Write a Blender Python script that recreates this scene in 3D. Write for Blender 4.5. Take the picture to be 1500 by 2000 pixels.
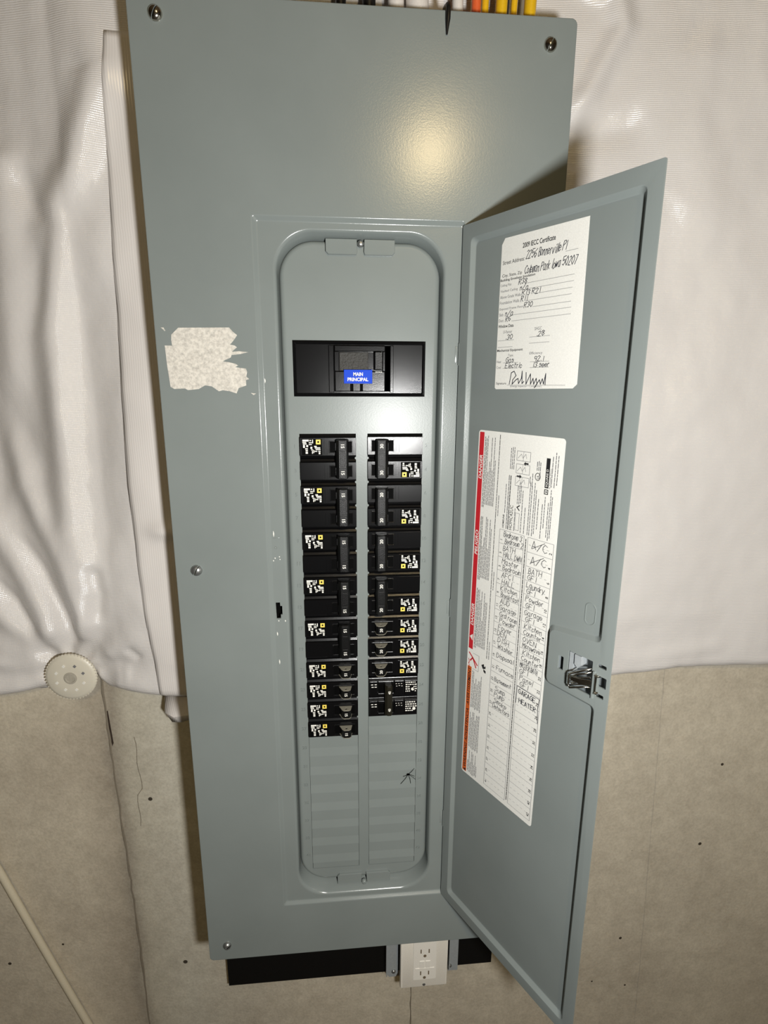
import bpy, bmesh, math, random
from mathutils import Vector, Matrix, geometry, noise
random.seed(7)
for o in list(bpy.data.objects): bpy.data.objects.remove(o)
SC = bpy.context.scene
COL = SC.collection
IN = 0.0254
FLOOR = -68.0                      # floor height in inches below the top edge of the panel cover
def P(x, y, z): return Vector((x*IN, y*IN, (z-FLOOR)*IN))

# ------------------------------------------------------------------ camera
cam_d = bpy.data.cameras.new('camera'); cam = bpy.data.objects.new('camera', cam_d); COL.objects.link(cam)
right = Vector((0.996091432, -0.088248832, 0.003742128)); down = Vector((-0.016446476, -0.226928508, -0.973772543))
fwd = Vector((0.086783485, 0.969904942, -0.227492925))
M = Matrix((right, -down, -fwd)).transposed().to_4x4(); M.translation = P(6.62102, -21.74457, -12.55723)
cam.matrix_world = M
cam_d.sensor_fit = 'VERTICAL'; cam_d.sensor_height = 36.0; cam_d.sensor_width = 27.0
cam_d.lens = 1058.457/2000*36.0; cam_d.clip_start = 0.01
SC.camera = cam
# ------------------------------------------------------------------ world, lamps, exposure
W_ = bpy.data.worlds.new('world'); SC.world = W_; W_.use_nodes = True
W_.node_tree.nodes['Background'].inputs[0].default_value = (1.0, 0.85, 0.66, 1)
W_.node_tree.nodes['Background'].inputs[1].default_value = 0.002
def lamp(name, loc, power, col, r):
    d = bpy.data.lights.new(name, 'POINT'); d.energy = power; d.color = col; d.shadow_soft_size = r*IN
    o = bpy.data.objects.new(name, d); COL.objects.link(o); o.location = P(*loc); return o
lamp('phone_flash', (11.6, -24.8, -15.8), 22.0, (1.0, 0.995, 0.97), 1.0)
lamp('ceiling_bulb', (23.5, -81.0, 26.0), 28.0, (1.0, 0.78, 0.42), 1.8)
VS = SC.view_settings
SC.display_settings.display_device = 'sRGB'
VS.view_transform = 'Standard'; VS.look = 'None'; VS.exposure = 0.0; VS.gamma = 1.0; VS.use_curve_mapping = False

# ------------------------------------------------------------------ materials
def lin(c): return tuple(((v/255+0.055)/1.055)**2.4 if v > 10 else v/255/12.92 for v in c)
class NT:
    def __init__(s, name):
        s.m = bpy.data.materials.new(name); s.m.use_nodes = True; s.t = s.m.node_tree; s.n = s.t.nodes
        s.b = s.n['Principled BSDF']
    def node(s, t, **k):
        n = s.n.new(t)
        for a, v in k.items():
            if a.startswith('i_'): n.inputs[int(a[2:])].default_value = v
            else: setattr(n, a, v)
        return n
    def link(s, a, b): s.t.links.new(a, b)
    def coord(s, scale=(1, 1, 1)):
        tc = s.node('ShaderNodeTexCoord'); mp = s.node('ShaderNodeMapping'); mp.inputs['Scale'].default_value = scale
        s.link(tc.outputs['Object'], mp.inputs['Vector']); return mp.outputs['Vector']
    def noise(s, vec, scale, detail=3.0, rough=0.55):
        n = s.node('ShaderNodeTexNoise'); n.inputs['Scale'].default_value = scale; n.inputs['Detail'].default_value = detail
        n.inputs['Roughness'].default_value = rough; s.link(vec, n.inputs['Vector']); return n.outputs['Fac']
    def ramp(s, fac, stops):
        r = s.node('ShaderNodeValToRGB'); e = r.color_ramp.elements
        while len(e) < len(stops): e.new(0.5)
        for i, (p, c) in enumerate(stops): e[i].position = p; e[i].color = tuple(c)+(1,)
        s.link(fac, r.inputs['Fac']); return r.outputs['Color']
    def mix(s, fac, a, b, mode='MIX'):
        m = s.node('ShaderNodeMix', data_type='RGBA', blend_type=mode)
        for sock, v in ((m.inputs['Factor'], fac), (m.inputs['A'], a), (m.inputs['B'], b)):
            pass
        fs = [i for i in m.inputs if i.name == 'Factor'][0]
        As = [i for i in m.inputs if i.name == 'A' and i.type == 'RGBA'][0]; Bs = [i for i in m.inputs if i.name == 'B' and i.type == 'RGBA'][0]
        for sock, v in ((fs, fac), (As, a), (Bs, b)):
            if hasattr(v, 'links'): s.link(v, sock)
            else: sock.default_value = v if not isinstance(v, tuple) else tuple(v)+(1,)
        return [o for o in m.outputs if o.type == 'RGBA'][0]
    def bump(s, h, strength, dist=0.001):
        b = s.node('ShaderNodeBump'); b.inputs['Strength'].default_value = strength; b.inputs['Distance'].default_value = dist
        s.link(h, b.inputs['Height']); s.link(b.outputs['Normal'], s.b.inputs['Normal'])
def plain(name, col, rough=0.5, metal=0.0, spec=0.5, bump=0.0, bscale=900, coat=0.0):
    m = NT(name); m.b.inputs['Base Color'].default_value = tuple(lin(col))+(1,)
    m.b.inputs['Roughness'].default_value = rough; m.b.inputs['Metallic'].default_value = metal
    m.b.inputs['Specular IOR Level'].default_value = spec; m.b.inputs['Coat Weight'].default_value = coat
    v = m.coord(); n = m.noise(v, bscale)
    c = tuple(lin(col)); m.link(m.ramp(n, [(0.3, tuple(x*0.94 for x in c)), (0.7, tuple(min(1, x*1.05) for x in c))]), m.b.inputs['Base Color'])
    if bump: m.bump(n, bump)
    return m.m
def enamel(name, rough, spec):
    t = NT(name); v = t.coord()
    t.link(t.ramp(t.noise(v, 9, 4), [(0.3, lin((123, 130, 128))), (0.7, lin((129, 136, 134)))]), t.b.inputs['Base Color'])
    t.b.inputs['Roughness'].default_value = rough; t.b.inputs['Specular IOR Level'].default_value = spec
    t.bump(t.noise(v, 700, 2), 0.035); return t.m
PAINT = enamel('grey_enamel', 0.2, 0.38)
PAINT2 = enamel('grey_trim_enamel', 0.3, 0.26)
BLACK = plain('black_plastic', (13, 13, 14), 0.2, spec=0.3, bump=0.06, bscale=1500)
BLACKR = plain('rough_black_plastic', (12, 12, 12), 0.36, spec=0.3, bump=0.3, bscale=1200)
SEAM = plain('dark_recess', (5, 5, 5), 0.7, spec=0.05)
EYE = plain('pale_toggle_end', (142, 138, 124), 0.45)  # paler tone for the end faces of the single-pole toggles
OLIVE = plain('olive_black_plastic', (30, 28, 20), 0.38, spec=0.5)
WHITEINK = plain('white_ink', (232, 230, 222), 0.6)
YELLOWINK = plain('yellow_ink', (238, 212, 96), 0.55)
BLUE = plain('blue_sticker', (10, 66, 200), 0.5, spec=0.12)
PAPER = plain('white_label_stock', (232, 231, 225), 0.45, spec=0.35)
INK = plain('black_print', (30, 30, 32), 0.6)
GREYINK = plain('grey_print', (120, 120, 122), 0.6)
FINEINK = plain('fine_print', (92, 92, 96), 0.6)
PEN = plain('pen_ink', (44, 46, 56), 0.6)
PENCIL = plain('pencil_ink', (88, 88, 90), 0.6)
RED = plain('red_print', (196, 34, 44), 0.45)
ORANGE = plain('orange_print', (206, 92, 26), 0.45)
CHROME = plain('bright_steel', (205, 200, 190), 0.16, metal=1.0, bump=0.05, bscale=400)
ZINC = plain('zinc_steel', (168, 170, 168), 0.36, metal=0.85, bump=0.1, bscale=300)
GALV = plain('galvanised_steel', (172, 178, 181), 0.5, metal=0.25, bump=0.1, bscale=250)
IVORY = plain('ivory_plastic', (250, 245, 234), 0.35)
IVORY2 = plain('ivory_device', (252, 247, 238), 0.3)
DISC = NT('milky_plastic'); DISC.b.inputs['Base Color'].default_value = tuple(lin((214, 208, 192)))+(1,); DISC.b.inputs['Roughness'].default_value = 0.4
DISC.b.inputs['Subsurface Weight'].default_value = 0.2; DISC.b.inputs['Subsurface Radius'].default_value = (0.004, 0.004, 0.003)
DISC = DISC.m
CREAM = plain('cream_jacket', (212, 202, 178), 0.5)
YELJ = plain('yellow_jacket', (224, 178, 24), 0.42)
ORGJ = plain('orange_jacket', (222, 98, 50), 0.42)
WHTJ = plain('white_jacket', (220, 214, 208), 0.45)
BLKJ = plain('black_jacket', (18, 17, 16), 0.4)
BOARD = plain('black_painted_board', (10, 9, 8), 0.6, spec=0.3, bump=0.5, bscale=120)
INSIDE = plain('enclosure_inside', (70, 74, 74), 0.6)
# torn paper: fibrous backing left on the paint
t = NT('torn_paper'); v = t.coord(); n1 = t.noise(v, 260, 5, 0.7)
t.link(t.ramp(n1, [(0.3, lin((176, 172, 164))), (0.6, lin((219, 214, 204)))]), t.b.inputs['Base Color']); t.b.inputs['Roughness'].default_value = 0.9
t.b.inputs['Specular IOR Level'].default_value = 0.1; t.bump(n1, 0.5); TORN = t.m
# woven polythene facing of the insulation
t = NT('woven_white_facing'); v = t.coord((1, 1, 1)); n1 = t.noise(v, 5, 3)
t.link(t.ramp(n1, [(0.3, lin((214, 210, 207))), (0.7, lin((223, 219, 216)))]), t.b.inputs['Base Color'])
t.b.inputs['Roughness'].default_value = 0.23; t.b.inputs['Specular IOR Level'].default_value = 0.6
w1 = t.node('ShaderNodeTexWave', wave_type='BANDS', bands_direction='Z'); w1.inputs['Scale'].default_value = 170; w1.inputs['Distortion'].default_value = 2.2
w1.inputs['Detail'].default_value = 2; w1.inputs['Detail Scale'].default_value = 0.6; t.link(v, w1.inputs['Vector'])
w2 = t.node('ShaderNodeTexWave', wave_type='BANDS', bands_direction='X'); w2.inputs['Scale'].default_value = 240; w2.inputs['Distortion'].default_value = 3.0
w2.inputs['Detail'].default_value = 1; t.link(v, w2.inputs['Vector'])
ad = t.node('ShaderNodeMath', operation='MULTIPLY_ADD'); t.link(w2.outputs['Fac'], ad.inputs[0]); ad.inputs[1].default_value = 0.35; t.link(w1.outputs['Fac'], ad.inputs[2])
ad2 = t.node('ShaderNodeMath', operation='MULTIPLY_ADD'); t.link(t.noise(v, 90, 4, 0.6), ad2.inputs[0]); ad2.inputs[1].default_value = 1.6; t.link(ad.outputs[0], ad2.inputs[2])
ad3 = t.node('ShaderNodeMath', operation='MULTIPLY_ADD'); t.link(t.noise(t.coord((1, 1, 0.5)), 34, 5, 0.6), ad3.inputs[0]); ad3.inputs[1].default_value = 5.0; t.link(ad2.outputs[0], ad3.inputs[2])
t.bump(ad3.outputs[0], 0.32, 0.0008); WOVEN = t.m
t = NT('seam_tape'); v = t.coord(); t.b.inputs['Base Color'].default_value = tuple(lin((218, 213, 209)))+(1,); t.b.inputs['Roughness'].default_value = 0.26
w1 = t.node('ShaderNodeTexWave', wave_type='BANDS', bands_direction='X'); w1.inputs['Scale'].default_value = 130; w1.inputs['Distortion'].default_value = 3; w1.inputs['Detail Scale'].default_value = 0.3; t.link(v, w1.inputs['Vector'])
t.bump(w1.outputs['Fac'], 0.12, 0.001); TAPE = t.m
def mapr(t, sock, a, b):
    m = t.node('ShaderNodeMapRange'); m.inputs[1].default_value = a; m.inputs[2].default_value = b; t.link(sock, m.inputs[0]); return m.outputs[0]
# concrete
def concrete(name, c0, c1, c2, stain=None):
    t = NT(name); v = t.coord(); a = t.noise(v, 4.2, 6, 0.62); f = t.noise(v, 55, 5, 0.7); g = t.noise(v, 260, 3, 0.7)
    c = t.ramp(a, [(0.28, lin(c0)), (0.52, lin(c1)), (0.74, lin(c2))])
    c = t.mix(0.35, c, t.ramp(f, [(0.3, (0.45, 0.43, 0.40)), (0.7, (1, 1, 1))]), 'MULTIPLY')
    c = t.mix(0.3, c, t.ramp(g, [(0.35, (0.6, 0.58, 0.55)), (0.6, (1, 1, 1))]), 'MULTIPLY')
    vo = t.node('ShaderNodeTexVoronoi'); vo.inputs['Scale'].default_value = 24; vo.inputs['Randomness'].default_value = 1.0; t.link(v, vo.inputs['Vector'])
    big = t.noise(v, 17, 1)
    ad = t.node('ShaderNodeMath', operation='MULTIPLY_ADD'); t.link(big, ad.inputs[0]); ad.inputs[1].default_value = -0.30; ad.inputs[2].default_value = 0.175
    lt = t.node('ShaderNodeMath', operation='LESS_THAN'); t.link(vo.outputs['Distance'], lt.inputs[0]); t.link(ad.outputs[0], lt.inputs[1])
    c = t.mix(lt.outputs[0], c, tuple(lin((70, 62, 52))))
    if stain:      # stained band along the form joint, greyer concrete to its right
        sx = t.node('ShaderNodeSeparateXYZ'); t.link(v, sx.inputs[0])
        wob = t.node('ShaderNodeMath', operation='MULTIPLY_ADD'); t.link(t.noise(v, 6, 3), wob.inputs[0]); wob.inputs[1].default_value = 0.05; t.link(sx.outputs[0], wob.inputs[2])
        s0 = stain*IN+0.025
        c = t.mix(1.0, c, t.ramp(mapr(t, wob.outputs[0], s0-0.30, s0+0.30), [(0.0, (1, 1, 1)), (0.40, (.97, .96, .95)), (0.47, (.74, .72, .71)), (0.497, (.56, .55, .55)), (0.53, (.82, .84, .85)), (0.62, (.92, .96, 1.0)), (0.9, (1, 1, 1))]), 'MULTIPLY')
    t.link(c, t.b.inputs['Base Color']); t.b.inputs['Roughness'].default_value = 0.85; t.b.inputs['Specular IOR Level'].default_value = 0.25
    hh = t.node('ShaderNodeMath', operation='MULTIPLY_ADD'); t.link(f, hh.inputs[0]); hh.inputs[1].default_value = 1.0; t.link(g, hh.inputs[2])
    t.bump(hh.outputs[0], 0.25, 0.0015); return t.m
CONC = concrete('poured_concrete', (202, 192, 174), (218, 209, 190), (228, 219, 199), -5.4)
CONC2 = concrete('grey_joint_concrete', (190, 182, 168), (204, 196, 180), (212, 204, 188))
JOINT = plain('joint_stain', (128, 119, 104), 0.9, bump=0.5, bscale=200)
RUST = plain('dark_hole', (52, 40, 30), 0.9)
FLOORM = concrete('floor_concrete', (85, 82, 78), (98, 95, 90), (110, 106, 100))
WOODC = plain('ceiling_wood', (96, 78, 54), 0.8)
ROOMW = plain('far_wall', (84, 80, 74), 0.85)

# ------------------------------------------------------------------ mesh builder (inches in, metres out)
_T = {}
def text2d(s, weight=0.0, extrude=0.0, shear=0.0):
    k = (s, weight, extrude, shear)
    if k not in _T:
        c = bpy.data.curves.new('t', 'FONT'); c.body = s; c.size = 1; c.offset = weight; c.extrude = extrude; c.shear = shear; c.resolution_u = 3
        c.align_x = 'CENTER'; c.space_line = 0.9
        o = bpy.data.objects.new('t', c); COL.objects.link(o)
        dg = bpy.context.evaluated_depsgraph_get(); me = bpy.data.meshes.new_from_object(o.evaluated_get(dg))
        vs = [tuple(v.co) for v in me.vertices]; fs = [tuple(p.vertices) for p in me.polygons]
        bpy.data.objects.remove(o); bpy.data.curves.remove(c); bpy.data.meshes.remove(me)
        x0 = min(v[0] for v in vs); x1 = max(v[0] for v in vs); y0 = min(v[1] for v in vs); y1 = max(v[1] for v in vs)
        _T[k] = ([(v[0]-x0, v[1]-y0, v[2]) for v in vs], fs, x1-x0, y1-y0)
    return _T[k]
G = {'a': "34 14 03 01 10 30 34 30 40", 'b': "06 00 20 31 33 24 03", 'c': "33 14 03 01 10 31", 'd': "33 14 03 01 10 31 36 30", 'e': "02 32 33 14 03 01 10 31",
 'f': "36 26 15 10;03 23", 'g': "33 14 03 01 10 31;34 3m 1m", 'h': "06 00;03 14 23 20", 'i': "14 10;15 16", 'k': "06 00;34 02 30", 'l': "16 10", 'm': "00 04 14 10;14 34 30",
 'n': "00 04;03 24 30", 'o': "14 03 01 10 31 33 14", 'p': "0m 04 24 33 31 10 01", 'r': "00 04;03 14 24", 's': "33 14 03 32 31 10 01", 't': "16 11 20;04 34", 'u': "04 01 10 30 34",
 'w': "04 10 23 30 44", 'y': "04 20;44 1m", 'v': "04 20 44", 'j': "34 3m 1m", 'x': "04 30;34 00", 'z': "04 34 00 30",
 'A': "00 26 40;12 32", 'B': "00 06 26 35 23 03;23 32 31 20 00", 'C': "45 26 04 02 20 41", 'D': "00 06 26 44 42 20 00", 'E': "40 00 06 46;03 33", 'F': "00 06 46;03 33",
 'G': "45 26 04 02 20 41 43 23", 'H': "00 06;40 46;03 43", 'I': "20 26", 'K': "00 06;46 02 40", 'L': "06 00 40", 'M': "00 06 23 46 40", 'N': "00 06 40 46", 'O': "26 04 02 20 42 44 26",
 'P': "00 06 36 45 34 03", 'R': "00 06 36 45 34 03;13 40", 'S': "45 26 05 33 42 20 01", 'T': "20 26;06 46", 'U': "06 01 20 41 46", 'V': "06 20 46", 'W': "06 10 24 30 46", '/': "00 46", '-': "03 33", '.': "10 11",
 '0': "26 04 02 20 42 44 26", '1': "20 26", '2': "05 26 45 00 40", '3': "05 26 45 23 42 20 01", '4': "30 36 02 42", '5': "46 06 03 34 42 20 01", '6': "46 04 02 20 42 33 03", '7': "06 46 10", '8': "26 05 42 20 02 45 26", '9': "43 13 05 26 45 30", '%': "00 46;05 15;31 41"}
class MB:
    def __init__(s): s.v = []; s.f = []; s.m = []; s.mi = 0
    def add(s, vs, fs):
        b = len(s.v); s.v += [tuple(q) for q in vs]
        for f in fs: s.f.append(tuple(b+i for i in f)); s.m.append(s.mi)
    def box(s, x0, x1, y0, y1, z0, z1):
        s.add([(x, y, z) for x in (x0, x1) for y in (y0, y1) for z in (z0, z1)], [(0, 1, 3, 2), (4, 6, 7, 5), (0, 4, 5, 1), (2, 3, 7, 6), (0, 2, 6, 4), (1, 5, 7, 3)])
    def loft(s, loops, cap0=False, cap1=False, closed=False):
        n = len(loops[0]); b = len(s.v)
        for l in loops: s.v += [tuple(q) for q in l]
        k = len(loops)
        for i in range(k if closed else k-1):
            a = b+i*n; c = b+((i+1) % k)*n
            for j in range(n):
                j2 = (j+1) % n; s.f.append((a+j, a+j2, c+j2, c+j)); s.m.append(s.mi)
        if cap0: s.f.append(tuple(b+j for j in range(n))[::-1]); s.m.append(s.mi)
        if cap1: s.f.append(tuple(b+(k-1)*n+j for j in range(n))); s.m.append(s.mi)
    def fbox(s, x0, x1, z0, z1, yb, yf, b=0.03, r=0.0, n=0, back=True):
        """block facing -y with eased front edges"""
        r = max(r, 0.001)
        L = [[(x, yb, z) for x, z in rr(x0, x1, z0, z1, r, n)], [(x, yf+b, z) for x, z in rr(x0, x1, z0, z1, r, n)],
             [(x, yf+b*0.3, z) for x, z in rr(x0+b*0.3, x1-b*0.3, z0+b*0.3, z1-b*0.3, r, n)], [(x, yf, z) for x, z in rr(x0+b, x1-b, z0+b, z1-b, r, n)]]
        s.loft(L, back, True)
    def prism(s, poly, y0, y1):
        s.loft([[(x, y0, z) for x, z in poly], [(x, y1, z) for x, z in poly]], True, True)
    def zprism(s, poly, z0, z1, b=0.0):
        if not b: s.loft([[(x, y, z0) for x, y in poly], [(x, y, z1) for x, y in poly]], True, True); return
        cx = sum(q[0] for q in poly)/len(poly); cy = sum(q[1] for q in poly)/len(poly)
        sh = lambda z: [(x+(b if x < cx else -b), y+(b if y < cy else 0), z) for x, y in poly]
        s.loft([sh(z0), [(x, y, z0+b) for x, y in poly], [(x, y, z1-b) for x, y in poly], sh(z1)], True, True)
    def tube(s, pts, r, n=10, caps=True):
        pts = [Vector(p) for p in pts]; L = []; up = None
        for i, p in enumerate(pts):
            d = (pts[min(i+1, len(pts)-1)]-pts[max(i-1, 0)]).normalized()
            if up is None: up = d.orthogonal().normalized()
            up = (up-d*up.dot(d)).normalized(); sd = d.cross(up)
            rad = r[i] if isinstance(r, (list, tuple)) else r
            L.append([p+(up*math.cos(2*math.pi*j/n)+sd*math.sin(2*math.pi*j/n))*rad for j in range(n)])
        s.loft(L, caps, caps)
    def lathe(s, c, prof, n=24, cap0=False, cap1=True):
        """prof (radius, y) turned about the y axis through c=(x, z)"""
        s.loft([[(c[0]+r*math.cos(2*math.pi*j/n), y, c[1]+r*math.sin(2*math.pi*j/n)) for j in range(n)] for r, y in prof], cap0, cap1)
    def flat(s, f2, poly):            # one flat polygon through the mapping f2
        s.add([f2(*q) for q in poly], [tuple(range(len(poly)))])
    def rect(s, f2, a0, a1, b0, b1): s.flat(f2, [(a0, b0), (a1, b0), (a1, b1), (a0, b1)])
    def text(s, st, f2, a, b, w, h, rot=0, weight=0.0, shear=0.0):
        """text whose box starts at (a,b) (left, baseline side); b grows upwards; rot in quarter turns CCW; w or h None keeps the aspect"""
        vs, fs, tw, th = text2d(st, weight, 0, shear)
        sw = (w/tw) if w else h/th; sh = (h/th) if h else w/tw
        R = [(1, 0, 0, 1), (0, -1, 1, 0), (-1, 0, 0, -1), (0, 1, -1, 0)][rot % 4]
        out = []
        for x, y, z in vs: X = x*sw; Y = y*sh; out.append(f2(a+R[0]*X+R[1]*Y, b+R[2]*X+R[3]*Y))
        s.add(out, fs)
    def stroke(s, f2, pts, w):
        for i in range(len(pts)-1):
            p = Vector(pts[i]); q = Vector(pts[i+1]); d = q-p
            if d.length < 1e-6: continue
            d.normalize(); nn = Vector((-d.y, d.x))*w/2; p = p-d*w*0.3; q = q+d*w*0.3
            s.add([f2(*(p+nn)), f2(*(p-nn)), f2(*(q-nn)), f2(*(q+nn))], [(0, 1, 2, 3)])
    def hand(s, f2, st, a, b, size, w=0.018, sl=0.0, dx=0.0, jit=0.08, maxw=None):
        """pen lettering, size = cap height; sl = slope of the line"""
        x = a; u = size/6.0; k = 0.95
        if maxw:
            tot = sum(size*0.4 if c == ' ' else (max(int(q[0]) for q in G.get(c, '30').replace(';', ' ').split())+1.25)*u*k for c in st)
            if tot > maxw: k *= maxw/tot
        for ch in st:
            if ch == ' ': x += size*0.4*k; continue
            g = G.get(ch)
            if not g: x += size*0.5; continue
            oy = random.uniform(-jit, jit)*size; mx = 0
            for stt in g.split(';'):
                pts = []
                for c in stt.split():
                    gx = int(c[0]); gy = -2 if c[1] == 'm' else int(c[1]); mx = max(mx, gx)
                    X = x+gx*u*k+gy*u*dx+random.uniform(-jit, jit)*u*2; Y = b+gy*u+oy+sl*(x-a)+random.uniform(-jit, jit)*u*2
                    pts.append((X, Y))
                s.stroke(f2, pts, w)
            x += (mx+1.25)*u*k
        return x
    def build(s, name, mats, parent=None, org=None, smooth=None, tmode=True, recalc=True):
        if not isinstance(mats, (list, tuple)): mats = [mats]
        me = bpy.data.meshes.new(name)
        if org is None: vs = [P(*q) for q in s.v]
        else: vs = [Vector((q[0]-org[0], q[1]-org[1], q[2]-org[2]))*IN for q in s.v]
        me.from_pydata(vs, [], s.f)
        for m in mats: me.materials.append(m)
        me.polygons.foreach_set('material_index', s.m)
        if recalc:
            bm = bmesh.new(); bm.from_mesh(me); bmesh.ops.recalc_face_normals(bm, faces=bm.faces); bm.to_mesh(me); bm.free()
        if smooth:
            me.shade_smooth(); me.set_sharp_from_angle(angle=math.radians(smooth))
        me.update()
        o = bpy.data.objects.new(name, me); COL.objects.link(o)
        if parent: o.parent = parent
        return o
def rr(x0, x1, z0, z1, r, n=6):
    """rounded rectangle, counter-clockwise from the lower right corner"""
    if z0 > z1: z0, z1 = z1, z0
    out = []
    for cx, cz, a0 in ((x1-r, z0+r, -90), (x1-r, z1-r, 0), (x0+r, z1-r, 90), (x0+r, z0+r, 180)):
        for i in range(n+1):
            a = math.radians(a0+90*i/max(n, 1)); out.append((cx+r*math.cos(a), cz+r*math.sin(a)))
    return out
def at(l, y): return [(x, y, z) for x, z in l]
def thing(name, label, cat, loc, group=None):
    o = bpy.data.objects.new(name, None); COL.objects.link(o); o.location = P(*loc); o.empty_display_size = 0.02
    o['label'] = label; o['category'] = cat
    if group: o['group'] = group
    return o
def tag(o, label, cat, group=None):
    o['label'] = label; o['category'] = cat
    if group: o['group'] = group
    return o
def struct(o): o['kind'] = 'structure'; return o
def centred(mb, name, mats, loc, smooth=None):     # one-mesh thing with its origin at loc
    o = mb.build(name, mats, None, loc, smooth); o.location = P(*loc); return o
def weighted(o):
    w = o.modifiers.new('wn', 'WEIGHTED_NORMAL'); w.keep_sharp = True; w.weight = 80
def cut(o, cutters):
    for c in cutters:
        m = o.modifiers.new('b', 'BOOLEAN'); m.operation = 'DIFFERENCE'; m.solver = 'EXACT'; m.object = c
    bpy.context.view_layer.update()
    dg = bpy.context.evaluated_depsgraph_get(); me = bpy.data.meshes.new_from_object(o.evaluated_get(dg))
    o.modifiers.clear(); old = o.data; me.name = old.name; o.data = me; bpy.data.meshes.remove(old)
    for c in cutters: bpy.data.objects.remove(c)
    return o

# ------------------------------------------------------------------ setting: concrete wall, floor, ceiling, far walls
WALL = 4.65
m = MB(); m.box(-90, 110, WALL, WALL+8, FLOOR, 28); wall = struct(m.build('wall_back', CONC))
m = MB(); m.box(-90, 110, -170, WALL+8, FLOOR-4, FLOOR); struct(m.build('floor', FLOORM))
m = MB(); m.box(-90, 110, -170, WALL+8, 28, 30); struct(m.build('ceiling', WOODC))
m = MB(); m.box(-94, -90, -170, WALL+8, FLOOR, 28); struct(m.build('wall_left', ROOMW))
m = MB(); m.box(110, 114, -170, WALL+8, FLOOR, 28); struct(m.build('wall_right', ROOMW))
m = MB(); m.box(-94, 114, -174, -170, FLOOR, 28); struct(m.build('wall_front', ROOMW))
def ridge(name, pts, w, h, mat, lab=None):
    m = MB(); L = []
    for i, (x, z) in enumerate(pts):
        ww = w*random.uniform(0.7, 1.3); hh = h*random.uniform(0.6, 1.2)
        L.append([(x-ww, WALL+0.02, z), (x-ww*0.4, WALL-hh, z), (x+ww*0.4, WALL-hh, z), (x+ww, WALL+0.02, z)])
    m.loft(L, True, True); o = m.build(name, mat, wall, smooth=30); return o
def interp(pts, z):
    for (x0, z0), (x1, z1) in zip(pts, pts[1:]):
        if (z0 >= z >= z1): return x0+(x1-x0)*(z0-z)/(z0-z1)
    return pts[-1][0]
jl = [(-5.6, -26.0), (-5.57, -29.2), (-5.47, -36.56), (-5.32, -42.94), (-5.31, -50.8), (-5.3, FLOOR+0.2)]
zs = [-26-i*0.7 for i in range(60)]
ridge('form_joint', [(interp(jl, z)+random.uniform(-.04, .04), z) for z in zs if z > FLOOR+.2], 0.09, 0.02, JOINT)
ridge('form_joint', [(10.8+random.uniform(-.03, .03), -47.6-i*0.7) for i in range(28)], 0.05, 0.02, JOINT)
ridge('form_joint', [(24.95+0.06*i*0.7+random.uniform(-.03, .03), -27-i*0.9) for i in range(40)], 0.06, 0.012, CONC2)
m = MB(); f2 = lambda a, b: (a, WALL-0.004, b)
m.stroke(f2, [(-4.31+0.05*math.sin(i*1.1)+0.012*i*(1 if i < 9 else -1.2), -30.8-i*0.4) for i in range(15)], 0.035)
m.build('hairline_crack', JOINT, wall)
m = MB(); m.flat(f2, [(-5.62, -29.25), (-5.47, -29.15), (-5.42, -30.3), (-5.38, -31.1), (-5.47, -31.3), (-5.55, -30.4)]); m.build('rust_hole', RUST, wall)

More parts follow.
